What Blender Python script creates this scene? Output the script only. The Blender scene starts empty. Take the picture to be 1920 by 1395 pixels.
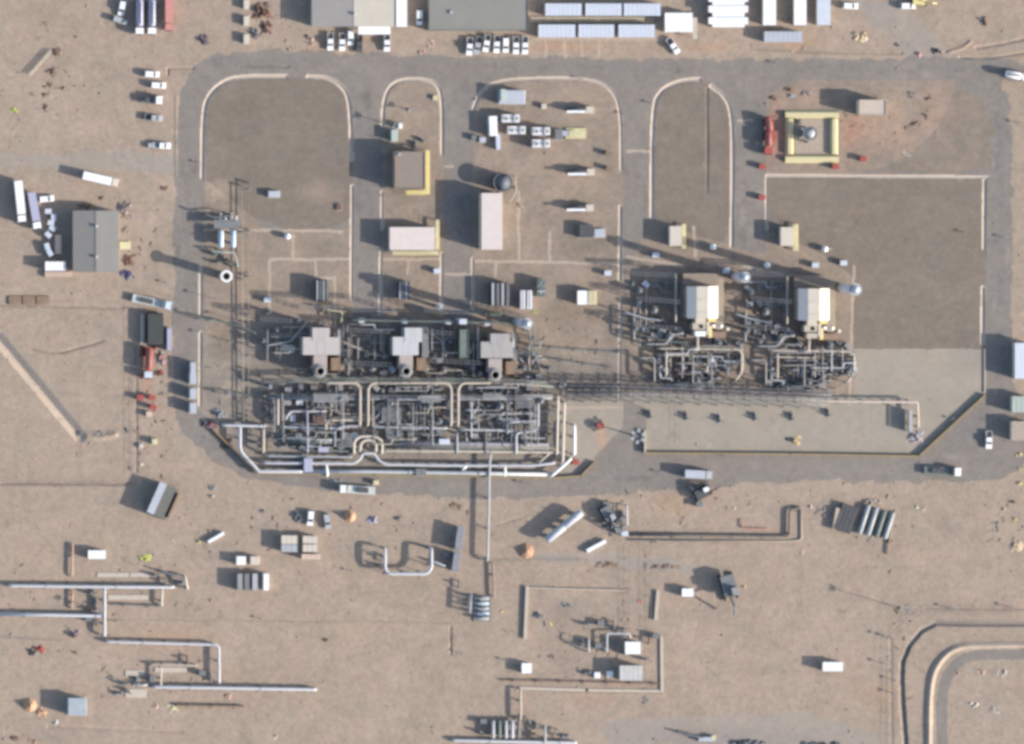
import bpy, math, random
import numpy as np
from mathutils import Vector
random.seed(7); rng = np.random.default_rng(11)
S = 0.16                      # metres per pixel of the aerial photograph on the ground
D = 3000.0                    # camera height
CX, CY = -0.17 * D, 0.03 * D  # camera stands west (and a little north) of the plant
SC = bpy.context.scene

# ------------------------------------------------------------------ camera, sky, sun, exposure
cam_d = bpy.data.cameras.new('camera'); cam = bpy.data.objects.new('camera', cam_d)
SC.collection.objects.link(cam); SC.camera = cam
cam.location = (CX, CY, D); cam.rotation_euler = (0, 0, 0)
W = 1920 * S
cam_d.sensor_width = 36.0; cam_d.lens = 36.0 * D / W
cam_d.shift_x = -CX / W; cam_d.shift_y = -CY / W
cam_d.clip_start = 10.0; cam_d.clip_end = 9000.0
ELEV = math.radians(23.5); AZ = math.atan2(0.958, -0.287)
world = bpy.data.worlds.new('World'); SC.world = world; world.use_nodes = True
wn = world.node_tree.nodes; sky = wn.new('ShaderNodeTexSky'); sky.sky_type = 'NISHITA'
sky.sun_disc = False; sky.sun_elevation = ELEV; sky.sun_rotation = AZ
sky.air_density = 1.0; sky.dust_density = 1.5
world.node_tree.links.new(sky.outputs[0], wn['Background'].inputs[0])
wn['Background'].inputs[1].default_value = 0.135
sun_d = bpy.data.lights.new('sun', 'SUN'); sun_d.energy = 4.0; sun_d.angle = math.radians(0.5)
sun_d.color = (1.0, 0.925, 0.835)
sun = bpy.data.objects.new('sun', sun_d); SC.collection.objects.link(sun)
sd = Vector((-math.sin(AZ) * math.cos(ELEV), -math.cos(AZ) * math.cos(ELEV), -math.sin(ELEV)))
sun.rotation_euler = sd.to_track_quat('-Z', 'Y').to_euler()
SC.view_settings.view_transform = 'Standard'; SC.view_settings.look = 'None'
SC.view_settings.exposure = 0.95; SC.view_settings.gamma = 1.0
SC.cycles.pixel_filter_type = 'BLACKMAN_HARRIS'; SC.cycles.filter_width = 3.4
SC.cycles.max_bounces = 4

# ------------------------------------------------------------------ helpers
def P(px, py, z=0.0):
    """world xy of what the photograph shows at (px, py) when it stands z metres above the ground"""
    gx, gy = (px - 960) * S, (697.5 - py) * S
    k = z / D
    return gx + (CX - gx) * k, gy + (CY - gy) * k
MATS = {}
def mat(name, col=None, rough=0.75, metal=0.0, var=0.12, scale=0.7, bump=0.0):
    if name in MATS: return MATS[name]
    m = bpy.data.materials.new(name); m.use_nodes = True; nt = m.node_tree; n = nt.nodes; L = nt.links
    b = n['Principled BSDF']; b.inputs['Roughness'].default_value = rough; b.inputs['Metallic'].default_value = metal
    b.inputs['Specular IOR Level'].default_value = 0.3
    tc = n.new('ShaderNodeTexCoord'); nz = n.new('ShaderNodeTexNoise'); nz.inputs['Scale'].default_value = scale
    nz.inputs['Detail'].default_value = 5; nz.inputs['Roughness'].default_value = 0.65
    L.new(tc.outputs['Object'], nz.inputs['Vector'])
    mr = n.new('ShaderNodeMapRange'); mr.inputs[1].default_value = 0.3; mr.inputs[2].default_value = 0.7
    mr.inputs[3].default_value = 1 - var; mr.inputs[4].default_value = 1 + var
    L.new(nz.outputs['Fac'], mr.inputs[0])
    vm = n.new('ShaderNodeVectorMath'); vm.operation = 'SCALE'; vm.inputs[0].default_value = col[:3]
    L.new(mr.outputs[0], vm.inputs['Scale']); L.new(vm.outputs[0], b.inputs['Base Color'])
    if bump:
        bp = n.new('ShaderNodeBump'); bp.inputs['Strength'].default_value = bump; bp.inputs['Distance'].default_value = 0.1
        L.new(nz.outputs['Fac'], bp.inputs['Height']); L.new(bp.outputs[0], b.inputs['Normal'])
    MATS[name] = m; return m
def earth(name, col, tint, var=0.16, bump=0.5, fine=1.4):
    """soil, gravel, asphalt: three scales of mottling, a second tint, a 'tone' attribute for stains and wheel tracks"""
    m = bpy.data.materials.new(name); m.use_nodes = True; nt = m.node_tree; n = nt.nodes; L = nt.links
    b = n['Principled BSDF']; b.inputs['Roughness'].default_value = 0.95; b.inputs['Specular IOR Level'].default_value = 0.15
    tc = n.new('ShaderNodeTexCoord')
    def noise(sc, det, rgh=0.6, dist=0.0):
        z = n.new('ShaderNodeTexNoise'); z.inputs['Scale'].default_value = sc; z.inputs['Detail'].default_value = det
        z.inputs['Roughness'].default_value = rgh; z.inputs['Distortion'].default_value = dist
        L.new(tc.outputs['Object'], z.inputs['Vector']); return z.outputs['Fac']
    def rng_(s, a, bb, c, d):
        r = n.new('ShaderNodeMapRange'); r.inputs[1].default_value = a; r.inputs[2].default_value = bb
        r.inputs[3].default_value = c; r.inputs[4].default_value = d; L.new(s, r.inputs[0]); return r.outputs[0]
    def mul(a, bb):
        q = n.new('ShaderNodeMath'); q.operation = 'MULTIPLY'; L.new(a, q.inputs[0]); L.new(bb, q.inputs[1]); return q.outputs[0]
    big = noise(0.028, 4, 0.6, 1.0); mid = noise(0.16, 7, 0.75); sml = noise(0.55, 4, 0.7); fin = noise(fine, 6, 0.75); tn = noise(0.12, 7, 0.75, 0.6)
    f = mul(mul(mul(rng_(big, 0.3, 0.7, 1 - var * .5, 1 + var * .5), rng_(mid, 0.3, 0.7, 1 - var, 1 + var)), rng_(sml, 0.3, 0.7, 1 - var * 1.1, 1 + var * 1.1)), rng_(fin, 0.3, 0.7, 1 - var, 1 + var))
    mx = n.new('ShaderNodeMix'); mx.data_type = 'RGBA'; mx.inputs[6].default_value = (*col, 1); mx.inputs[7].default_value = (*tint, 1)
    L.new(rng_(tn, 0.42, 0.58, 0, 1), mx.inputs[0])
    at = n.new('ShaderNodeAttribute'); at.attribute_name = 'tone'
    v1 = n.new('ShaderNodeVectorMath'); v1.operation = 'MULTIPLY'; L.new(mx.outputs[2], v1.inputs[0]); L.new(at.outputs['Vector'], v1.inputs[1])
    v2 = n.new('ShaderNodeVectorMath'); v2.operation = 'SCALE'; L.new(v1.outputs[0], v2.inputs[0]); L.new(f, v2.inputs['Scale'])
    L.new(v2.outputs[0], b.inputs['Base Color'])
    bp = n.new('ShaderNodeBump'); bp.inputs['Strength'].default_value = bump; bp.inputs['Distance'].default_value = 0.25
    L.new(fin, bp.inputs['Height']); L.new(bp.outputs[0], b.inputs['Normal'])
    return m

def tag(o, label=None, cat=None, group=None, kind=None):
    if label: o['label'] = label
    if cat: o['category'] = cat
    if group: o['group'] = group
    if kind: o['kind'] = kind
    return o
class B:
    def __init__(s): s.v = []; s.f = []
    def add(s, vs, fs):
        k = len(s.v); s.v += vs; s.f += [tuple(i + k for i in f) for f in fs]; return s
    def box(s, cx, cy, cz, lx, ly, lz, rot=0.0, taper=1.0):
        c, q = math.cos(rot), math.sin(rot); vs = []
        for dz, t in ((-.5, 1.0), (.5, taper)):
            for dx, dy in ((-.5, -.5), (.5, -.5), (.5, .5), (-.5, .5)):
                x, y = dx * lx * t, dy * ly * t
                vs.append((cx + x * c - y * q, cy + x * q + y * c, cz + dz * lz))
        return s.add(vs, [(3, 2, 1, 0), (4, 5, 6, 7), (0, 1, 5, 4), (1, 2, 6, 5), (2, 3, 7, 6), (3, 0, 4, 7)])
    def prism(s, poly, z0, z1):
        n = len(poly); vs = [(x, y, z0) for x, y in poly] + [(x, y, z1) for x, y in poly]
        a = sum(poly[i][0] * poly[(i + 1) % n][1] - poly[(i + 1) % n][0] * poly[i][1] for i in range(n))
        if a < 0: vs = [(x, y, z0) for x, y in poly[::-1]] + [(x, y, z1) for x, y in poly[::-1]]
        return s.add(vs, [tuple(range(n))[::-1], tuple(range(n, 2 * n))] + [(i, (i + 1) % n, n + (i + 1) % n, n + i) for i in range(n)])
    def prof(s, pts, y0, y1):
        """side profile in x,z pulled across y"""
        n = len(pts); vs = [(x, y0, z) for x, z in pts] + [(x, y1, z) for x, z in pts]
        return s.add(vs, [tuple(range(n)), tuple(range(n, 2 * n))[::-1]] + [(i, n + i, n + (i + 1) % n, (i + 1) % n) for i in range(n)])
    def gable(s, lx, ly, h0, h1, along='y', ov=0.3):
        """two thin roof slopes, ridge along x or y"""
        t = 0.12; a, b = lx / 2 + ov, ly / 2 + ov
        if along == 'y':
            s.prof([(-a, h0), (0, h1), (a, h0), (a, h0 + t), (0, h1 + t), (-a, h0 + t)], -b, b)
        else:
            k = len(s.v); s.prof([(-b, h0), (0, h1), (b, h0), (b, h0 + t), (0, h1 + t), (-b, h0 + t)], -a, a)
            s.v[k:] = [(y, x, z) for x, y, z in s.v[k:]]
        return s
    def cyl(s, cx, cy, z0, z1, r0, r1=None, n=14, cap=True):
        r1 = r0 if r1 is None else r1; vs = []
        for z, r in ((z0, r0), (z1, r1)):
            vs += [(cx + r * math.cos(2 * math.pi * i / n), cy + r * math.sin(2 * math.pi * i / n), z) for i in range(n)]
        fs = [(i, (i + 1) % n, n + (i + 1) % n, n + i) for i in range(n)]
        if cap: fs += [tuple(range(n))[::-1], tuple(range(n, 2 * n))]
        return s.add(vs, fs)
    def ring(s, cx, cy, z0, z1, ro, ri, n=18):
        vs = []
        for z, r in ((z0, ro), (z1, ro), (z1, ri), (z0, ri)):
            vs += [(cx + r * math.cos(2 * math.pi * i / n), cy + r * math.sin(2 * math.pi * i / n), z) for i in range(n)]
        return s.add(vs, [(a * n + i, a * n + (i + 1) % n, b * n + (i + 1) % n, b * n + i) for a, b in ((0, 1), (1, 2), (2, 3), (3, 0)) for i in range(n)])
    def tube(s, pts, r, n=8):
        pts = [Vector(p) for p in pts]; m = len(pts); k = len(s.v); up = Vector((0, 0, 1))
        for i, p in enumerate(pts):
            d = (pts[min(i + 1, m - 1)] - pts[max(i - 1, 0)]).normalized()
            a = d.cross(up)
            a = a.normalized() if a.length > 1e-3 else Vector((1, 0, 0)); b = a.cross(d).normalized()
            rr = r if not isinstance(r, (list, tuple)) else r[i]
            for j in range(n):
                t = 2 * math.pi * j / n; q = p + a * (rr * math.cos(t)) + b * (rr * math.sin(t)); s.v.append(tuple(q))
        for i in range(m - 1):
            for j in range(n):
                s.f.append((k + i * n + j, k + i * n + (j + 1) % n, k + (i + 1) * n + (j + 1) % n, k + (i + 1) * n + j))
        s.f.append(tuple(k + j for j in range(n))[::-1]); s.f.append(tuple(k + (m - 1) * n + j for j in range(n)))
        return s
    def drum(s, x0, x1, y, z, r, n=14, dome=0.35):
        d = r * dome
        return s.tube([(x0, y, z), (x0 + d * .4, y, z), (x0 + d, y, z), (x1 - d, y, z), (x1 - d * .4, y, z), (x1, y, z)], [r * .35, r * .8, r, r, r * .8, r * .35], n)
    def lump(s, cx, cy, rx, ry, h, rot=0.0, n=9, seed=0, z=-0.05):
        rd = random.Random(seed); vs = []; c, q = math.cos(rot), math.sin(rot)
        for k, (t, zz) in enumerate(((1.0, 0), (.8, .45), (.45, .85))):
            for i in range(n):
                a = 2 * math.pi * i / n; w = t * (1 + rd.uniform(-.22, .22)); x, y = rx * w * math.cos(a), ry * w * math.sin(a)
                vs.append((cx + x * c - y * q, cy + x * q + y * c, z + h * zz * (1 + rd.uniform(-.2, .2) * (k > 0))))
        vs.append((cx, cy, z + h))
        fs = [(k * n + i, k * n + (i + 1) % n, (k + 1) * n + (i + 1) % n, (k + 1) * n + i) for k in range(2) for i in range(n)]
        fs += [(2 * n + i, 2 * n + (i + 1) % n, 3 * n) for i in range(n)]
        return s.add(vs, fs)
    def obj(s, name, m, parent=None, smooth=False, loc=(0, 0, 0), rot=0):
        me = bpy.data.meshes.new(name); me.from_pydata(s.v, [], s.f); me.materials.append(m)
        if smooth: me.polygons.foreach_set('use_smooth', [True] * len(me.polygons))
        me.update(); o = bpy.data.objects.new(name, me); SC.collection.objects.link(o)
        o.parent = parent; o.location = loc; o.rotation_euler = (0, 0, rot); return o
def T(name, label, cat, x, y, rot=0.0, group=None):
    o = bpy.data.objects.new(name, None); SC.collection.objects.link(o); o.empty_display_size = 0.2
    o.location = (x, y, 0); o.rotation_euler = (0, 0, rot); return tag(o, label, cat, group)
KIDS = {}
def dup(root, x, y, rot, label, group=None, cols=None):
    r = root.copy(); SC.collection.objects.link(r); r.location = (x, y, 0); r.rotation_euler = (0, 0, rot); r['label'] = label
    if group: r['group'] = group
    elif 'group' in r: del r['group']
    if root.name not in KIDS: KIDS[root.name] = [(c, list(c.children)) for c in root.children]
    for c, gs in KIDS[root.name]:
        d = c.copy(); SC.collection.objects.link(d); d.parent = r
        for g in gs:
            e = g.copy(); SC.collection.objects.link(e); e.parent = d
    return r
PROTO = {}
def make(kind, builder, px, py, deg, label, group=None, z=0.0):
    """first use builds the thing where it stands, later uses copy it part by part"""
    x, y = P(px, py, z); rot = math.radians(-deg)
    if kind in PROTO: return dup(PROTO[kind], x, y, rot, label, group)
    o = builder(); o.location = (x, y, 0); o.rotation_euler = (0, 0, rot); o['label'] = label
    if group: o['group'] = group
    bpy.context.view_layer.update()
    PROTO[kind] = o; return o
ORD = ['first', 'second', 'third', 'fourth', 'fifth', 'sixth', 'seventh', 'eighth', 'ninth', 'tenth', 'eleventh', 'twelfth']

# ------------------------------------------------------------------ paints
WHITE = mat('white_paint', (.70, .70, .70), .5, var=.07, scale=.9)
CABW = mat('cabin_roof_white', (.46, .49, .55), .6, var=.05, scale=.4)
CABW2 = mat('cabin_roof_grey', (.36, .38, .42), .6, var=.06, scale=.4)
WALLC = mat('cabin_wall', (.5, .47, .42), .7)
CREAM = mat('cream_panel', (.48, .43, .36), .6, var=.06)
CREAM2 = mat('insulation_cream', (.40, .35, .29), .6, var=.1)
TANR = mat('tan_roof', (.215, .175, .148), .8, var=.06, scale=.5)
PINKR = mat('pale_pink_roof', (.52, .455, .42), .7, var=.05)
MGREY = mat('mid_grey_steel', (.24, .24, .24), .6, var=.2)
LGREY = mat('light_grey_steel', (.33, .34, .35), .5, var=.12)
GREY = mat('grey_steel', (.15, .155, .16), .6, var=.2)
GREEN = mat('grey_green_steel', (.13, .155, .14), .6, var=.2)
DGREY = mat('dark_steel', (.07, .07, .075), .7, var=.25)
BLACK = mat('black_rubber', (.02, .02, .02), .8)
GLASS = mat('dark_glass', (.03, .04, .05), .15)
PWD = mat('dull_pipe', (.26, .245, .225), .5, var=.15)
GALV = mat('galvanised_pipe', (.46, .47, .52), .4, .1, var=.1)
PWHITE = mat('white_pipe', (.44, .44, .46), .4, var=.06)
YEL = mat('yellow_paint', (.60, .50, .22), .55, var=.1)
PYEL = mat('pale_yellow_panel', (.50, .45, .28), .65, var=.1)
RED = mat('red_paint', (.30, .07, .06), .5, var=.15)
SALM = mat('faded_red_tarp', (.46, .20, .18), .8, var=.1)
RUST = mat('rusty_steel', (.15, .085, .065), .85, var=.3)
ORANGE = mat('orange_tan_canvas', (.42, .26, .16), .8, var=.12)
BROWN = mat('brown_timber', (.20, .14, .10), .85, var=.25)
LAV = mat('lavender_grey_panel', (.33, .33, .42), .5, var=.1)
BLUE = mat('navy_tarp', (.08, .08, .16), .7, var=.2)
CONC = mat('concrete', (.34, .30, .25), .9, var=.1, bump=.3)
CONCL = mat('pale_concrete', (.42, .37, .31), .9, var=.08, bump=.3)
WROOF = mat('workshop_roof', (.20, .19, .175), .7, var=.05, scale=.3)
WROOF2 = mat('workshop_roof_east', (.19, .184, .17), .7, var=.05, scale=.3)
SOIL = mat('spoil', (.28, .22, .17), .95, var=.2, scale=1.5, bump=.6)
BOOTH = mat('yellow_insulated_wall', (.50, .44, .26), .7, var=.06)
KERB = mat('brown_yellow_kerb', (.27, .20, .10), .8, var=.15)
BRIGHT = mat('sunlit_roof_yellow', (.74, .70, .56), .6, var=.05)
TURQ = mat('pale_blue_shell', (.42, .50, .56), .5, var=.08)
DARKSH = mat('black_canopy', (.05, .055, .055), .8, var=.15)

# ------------------------------------------------------------------ the ground as one height field, split by what covers it
GS = 0.25; GX0, GX1, GY0, GY1 = -160.0, 160.0, -117.0, 117.0
nx, ny = int((GX1 - GX0) / GS) + 1, int((GY1 - GY0) / GS) + 1
gx = np.linspace(GX0, GX1, nx); gy = np.linspace(GY0, GY1, ny); XX, YY = np.meshgrid(gx, gy)
def vnoise(cell):
    w, h = int((GX1 - GX0) / cell) + 4, int((GY1 - GY0) / cell) + 4; g = rng.random((h, w)) * 2 - 1
    u, v = (XX - GX0) / cell, (YY - GY0) / cell; i, j = u.astype(int), v.astype(int); a, b = u - i, v - j
    a = a * a * (3 - 2 * a); b = b * b * (3 - 2 * b)
    return (g[j, i] * (1 - a) * (1 - b) + g[j, i + 1] * a * (1 - b) + g[j + 1, i] * (1 - a) * b + g[j + 1, i + 1] * a * b)
PXg, PYg = XX / S + 960, 697.5 - YY / S
wx = vnoise(3.0) * 2.2 + vnoise(1.0) * 1.2; wy = vnoise(3.0) * 2.2 + vnoise(1.0) * 1.2
def sub(x0, y0, x1, y1, pad=0):
    X0, Y1 = (x0 - pad - 960) * S, (697.5 - y0 + pad) * S; X1, Y0 = (x1 + pad - 960) * S, (697.5 - y1 - pad) * S
    i0, i1 = max(0, int((X0 - GX0) / GS)), min(nx, int((X1 - GX0) / GS) + 2); j0, j1 = max(0, int((Y0 - GY0) / GS)), min(ny, int((Y1 - GY0) / GS) + 2)
    return slice(j0, max(j0, j1)), slice(i0, max(i0, i1))
def inpoly(poly, warp=1.0):
    xs, ys = [p[0] for p in poly], [p[1] for p in poly]; s = sub(min(xs), min(ys), max(xs), max(ys), 6)
    x = PXg[s] + wx[s] * warp; y = PYg[s] + wy[s] * warp; r = np.zeros(x.shape, bool); n = len(poly)
    for i in range(n):
        x1, y1 = poly[i]; x2, y2 = poly[(i + 1) % n]
        if y1 == y2: continue
        r ^= ((y1 > y) != (y2 > y)) & (x < (x2 - x1) * (y - y1) / (y2 - y1) + x1)
    return s, r
def pdist(pts, pad=20, warp=0.0):
    """signed distance in px to a polyline (sign: + on the right hand seen along the line in the photograph)"""
    xs, ys = [p[0] for p in pts], [p[1] for p in pts]; s = sub(min(xs), min(ys), max(xs), max(ys), pad)
    x = PXg[s] + wx[s] * warp; y = PYg[s] + wy[s] * warp; best = np.full(x.shape, 1e9)
    for (x1, y1), (x2, y2) in zip(pts, pts[1:]):
        dx, dy = x2 - x1, y2 - y1; l2 = dx * dx + dy * dy + 1e-9
        t = np.clip(((x - x1) * dx + (y - y1) * dy) / l2, 0, 1)
        best = np.minimum(best, np.hypot(x - x1 - t * dx, y - y1 - t * dy))
    return s, best
def smooth(pts, it=2):
    for _ in range(it):
        q = [pts[0]]
        for a, b in zip(pts, pts[1:]):
            q += [(a[0] * .75 + b[0] * .25, a[1] * .75 + b[1] * .25), (a[0] * .25 + b[0] * .75, a[1] * .25 + b[1] * .75)]
        pts = q + [pts[-1]]
    return pts
RID = np.zeros((ny, nx), np.int32); ZZ = vnoise(9.0) * .035 + vnoise(2.5) * .018 + vnoise(0.9) * .012
TONE = np.ones((ny, nx, 3)); REG = []
def region(name, m, polys=(), lines=(), width=4, label=None, cat=None, group=None, warp=1.0, flat=1.0, lift=0.0):
    k = len(REG) + 1; REG.append((name, m, label, cat, group))
    for p in polys:
        s, r = inpoly(p, warp); RID[s][r] = k; ZZ[s][r] = ZZ[s][r] * flat + lift
    for p in lines:
        s, d = pdist(p, width + 4, warp * .4); r = d < width; RID[s][r] = k; ZZ[s][r] = ZZ[s][r] * flat + lift
    return k
def relief(pts, half, dz):
    s, d = pdist(pts, half + 6); ZZ[s] += dz * np.clip(1 - d / half, 0, 1)
def stain(x, y, rx, ry, c, ang=0.0, soft=1.0):
    s = sub(x - max(rx, ry), y - max(rx, ry), x + max(rx, ry), y + max(rx, ry), 6)
    u = PXg[s] - x + wx[s] * 2; v = PYg[s] - y + wy[s] * 2; a = math.radians(ang); ca, sa = math.cos(a), math.sin(a)
    d = np.hypot((u * ca + v * sa) / rx, (v * ca - u * sa) / ry); w = np.clip((1.15 - d) / (.5 * soft), 0, 1)[..., None]
    TONE[s] = TONE[s] * (1 - w) + TONE[s] * np.array(c) * w
def track(pts, w, c, k=1.0):
    s, d = pdist(pts, w + 6, 1.2); q = (np.clip((w - d) / (w * .6), 0, 1) * k)[..., None]; TONE[s] = TONE[s] * (1 - q) + TONE[s] * np.array(c) * q

SAND = earth('desert_sand', (.302, .234, .183), (.280, .227, .178), .105, .35, .9)
ASPH = earth('worn_asphalt', (.201, .175, .153), (.188, .170, .152), .09, .15, .9)
GRAV = earth('dark_gravel', (.184, .150, .120), (.168, .144, .119), .10, .35, 3.0)
PLOT = earth('packed_earth', (.258, .202, .158), (.222, .182, .146), .12, .35, 2.0)
YARD = earth('process_yard_floor', (.245, .208, .170), (.200, .174, .148), .13, .3, 2.0)
APRON = earth('concrete_apron', (.285, .248, .203), (.268, .238, .198), .06, .12, 2.0)
TRK = earth('compacted_track', (.268, .232, .202), (.285, .240, .200), .06, .3)
PATH = earth('pale_path', (.36, .29, .23), (.335, .278, .225), .07, .2)
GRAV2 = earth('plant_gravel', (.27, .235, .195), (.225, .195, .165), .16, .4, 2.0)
BANKM = earth('shaded_ditch_earth', (.21, .18, .155), (.19, .165, .145), .08, .3)  # outer ditch earth, its shade put into the darker colour
LINING = earth('channel_lining', (.40, .335, .275), (.38, .32, .265), .05, .15)

region('service_road', TRK, [[(1590, 0), (1690, 0), (1790, 108), (1700, 112)], [(-10, 290), (335, 286), (335, 326), (-10, 316)],
    [(1130, 1352), (1500, 1335), (1640, 1372), (1640, 1400), (1135, 1400)], [(1008, 1040), (1140, 1035), (1310, 1062), (1308, 1078), (1150, 1062), (1008, 1052)]], warp=3)
region('perimeter_road', ASPH, [smooth([(328, 330), (332, 220), (345, 150), (370, 118), (410, 100), (520, 94), (700, 102), (960, 108), (1400, 113), (1640, 112),
    (1760, 108), (1930, 112), (1930, 152), (1872, 152), (1895, 205), (1898, 300), (1895, 640), (1900, 740), (1930, 752), (1930, 900), (1700, 905), (1500, 900), (1240, 922),
    (1120, 930), (940, 935), (700, 925), (560, 915), (470, 900), (400, 868), (330, 800), (322, 740), (325, 500), (328, 330)], 1)], warp=2.2, flat=.3)
region('gravel_yard', GRAV, [smooth([(383, 335), (383, 220), (395, 175), (430, 150), (500, 147), (600, 148), (640, 165), (659, 210), (661, 330), (661, 430), (500, 430), (383, 335)], 1)], warp=.3, flat=.6)
region('gravel_yard', GRAV, [smooth([(1225, 410), (1224, 200), (1250, 162), (1300, 150), (1345, 160), (1375, 200), (1374, 465), (1300, 440), (1225, 410)], 1)], warp=.3, flat=.6)
region('gravel_yard', GRAV, [[(1435, 333), (1850, 338), (1846, 655), (1600, 655), (1597, 520), (1545, 480), (1435, 430)], ], warp=.8, flat=.6)
region('dusty_gravel', earth('dusty_gravel', (.215, .172, .138), (.185, .158, .13), .1, .35, 1.5), [smooth([(1600, 330), (1690, 300), (1760, 240), (1790, 165), (1835, 185), (1858, 240), (1856, 335), (1600, 330)], 1)], warp=7, flat=.6)
region('sandy_plot', PLOT, [smooth([(716, 600), (716, 220), (728, 170), (752, 150), (812, 151), (830, 180), (832, 290), (830, 600), (716, 600)], 0),
    [(885, 600), (888, 215), (905, 175), (940, 155), (1090, 150), (1140, 165), (1168, 205), (1168, 745), (885, 745)],
    [(1435, 333), (1438, 175), (1500, 150), (1790, 152), (1790, 165), (1760, 240), (1690, 300), (1600, 333)],
    [(383, 335), (500, 430), (661, 430), (661, 640), (383, 760)], [(1168, 520), (1222, 408), (1300, 440), (1435, 480), (1435, 430), (1545, 480), (1597, 520), (1600, 655), (1600, 745), (1168, 745)]], warp=.6, flat=.7)
region('process_yard', YARD, [[(378, 640), (378, 770), (402, 808), (480, 884), (1085, 893), (1115, 865), (1105, 760), (1020, 745), (1165, 745), (1165, 650), (1010, 655), (885, 655), (885, 600), (480, 600)],
    [(383, 700), (470, 690), (470, 790), (383, 770)]], warp=.5, flat=.6)
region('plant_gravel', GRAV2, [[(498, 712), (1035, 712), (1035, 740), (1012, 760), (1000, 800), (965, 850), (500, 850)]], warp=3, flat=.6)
region('concrete_apron', APRON, [[(1168, 752), (1210, 765), (1210, 850), (1722, 855), (1845, 738), (1846, 655), (1600, 655), (1600, 742), (1168, 738)],
    [(1048, 750), (1168, 745), (1168, 800), (1110, 862), (1085, 890), (1048, 890)]], warp=.3, flat=.4)
region('footpath', PATH, (), [[(505, 487), (660, 487)], [(505, 487), (505, 590)], [(549, 440), (549, 485)], [(590, 488), (592, 520)], [(627, 520), (627, 600)], [(590, 520), (627, 523)],
    [(716, 487), (830, 487)], [(765, 490), (763, 515)], [(888, 490), (1160, 495)], [(972, 360), (972, 490)], [(1030, 435), (1030, 490)], [(929, 490), (929, 520)],
    [(383, 432), (500, 432), (640, 435)], [(1300, 425), (1303, 480)], [(1175, 482), (1280, 500)], [(1395, 500), (1550, 530)], [(1600, 500), (1592, 760)],
    [(1023, 75), (1023, 106)], [(1058, 75), (1058, 106)], [(1090, 75), (1090, 106)], [(1123, 75), (1123, 106)], [(1000, 74), (1240, 74)],
    [(835, 515), (880, 515)], [(1175, 284), (1222, 284)], [(1384, 227), (1410, 227)], [(835, 313), (848, 313)], [(1052, 765), (1165, 765)], [(1052, 765), (1052, 880)]], 2.6, warp=1.0)
region('pond_road', ASPH, (), [smooth([(1765, 1400), (1765, 1290), (1785, 1250), (1820, 1228), (1930, 1226)], 2)], 10, warp=1.0)
# drainage channels: real V ditches lined with concrete; the bank that faces the sun reads pale, the other dark
def channel(pts, half, depth, label, sm=2, m=LINING, name='drainage_channel', cat='drainage channel', group=None):
    pts = smooth(pts, sm) if sm else pts
    region(name, m, (), [pts], half, label, cat, group, warp=.3, flat=.2); relief(pts, half, -depth)
CG = 'lined drainage channels around the road islands'
channel([(379, 333), (380, 215), (390, 178), (420, 152), (450, 144), (537, 144)], 4.6, .42, 'pale lined channel curving round the northwest corner of the big gravel yard', group=CG)
channel([(577, 144), (618, 146), (648, 168), (657, 205), (659, 300)], 4.6, .42, 'pale lined channel curving round the northeast corner of the big gravel yard', group=CG)
channel([(660, 350), (659, 560)], 4.2, .35, 'straight pale channel below the corner curve, east side of big gravel yard', 0, group=CG)
channel([(717, 236), (719, 195), (728, 165), (752, 149), (800, 149), (822, 160), (829, 190), (829, 288)], 4.2, .38, 'narrow horseshoe channel round the small plot north of the tan roofed building', group=CG)
channel([(716, 360), (716, 430)], 3.6, .32, 'short straight channel south west of the tan roofed building', 0, group=CG)
channel([(714, 470), (712, 590)], 3.6, .32, 'straight channel west of the cooler skid below the pink roofed hut', 0, group=CG)
channel([(828, 475), (827, 590)], 3.6, .32, 'straight channel between the cooler skid and the inner road', 0, group=CG)
channel([(887, 205), (900, 172), (932, 152), (1010, 147), (1100, 148), (1142, 162), (1164, 200), (1165, 318)], 3.6, .34, 'long channel arching over the plot of white chillers and lens vessels', group=CG)
channel([(886, 485), (885, 580)], 3.2, .3, 'short channel south of the pink roofed tower building', 0, group=CG)
channel([(1163, 388), (1162, 525)], 4.2, .4, 'straight pale channel beside the small white and yellow kiosk plot', 0, group=CG)
channel([(1163, 560), (1161, 745)], 3.0, .3, 'thin channel running south beside the first twin roofed hall', 0, group=CG)
channel([(1222, 408), (1223, 200), (1240, 168), (1275, 152), (1312, 149)], 4.6, .42, 'pale channel on the west side of the rounded gravel island', group=CG)
channel([(1333, 162), (1358, 180), (1372, 210), (1374, 300), (1372, 462)], 4.6, .42, 'pale channel on the east side of the rounded gravel island', group=CG)
channel([(1437, 430), (1437, 330)], 3.4, .3, 'short channel on the west edge of the large square gravel yard', 0, group=CG)
channel([(1438, 330), (1852, 333)], 3.8, .32, 'long channel along the north edge of the large square gravel yard', 0, group=CG)
channel([(1846, 338), (1845, 466)], 4.6, .42, 'upper channel on the east edge of the large square gravel yard', 0, group=CG)
channel([(1843, 540), (1842, 645)], 4.6, .42, 'lower channel on the east edge of the large square gravel yard', 0, group=CG)
channel([(376, 500), (376, 590)], 4.0, .35, 'channel beside the ringed white stack on the western road edge', 0, group=CG)
channel([(376, 625), (375, 760)], 4.4, .4, 'channel on the western road edge, south of the ringed white stack', 0, group=CG)
channel([(-5, 632), (150, 818)], 13, 1.0, 'broad dry ditch running diagonally across the western desert', 0, PATH, 'dry_ditch', 'ditch')
relief(smooth([(150, 815), (180, 822), (215, 815)], 1), 8, .7)
channel([(1698, 1400), (1690, 1290), (1692, 1225), (1740, 1168), (1800, 1170), (1930, 1170)], 6, .7, 'dark outer ditch rounding the pond corner in the southeast', 1, BANKM, 'outer_ditch', 'ditch')
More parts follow.
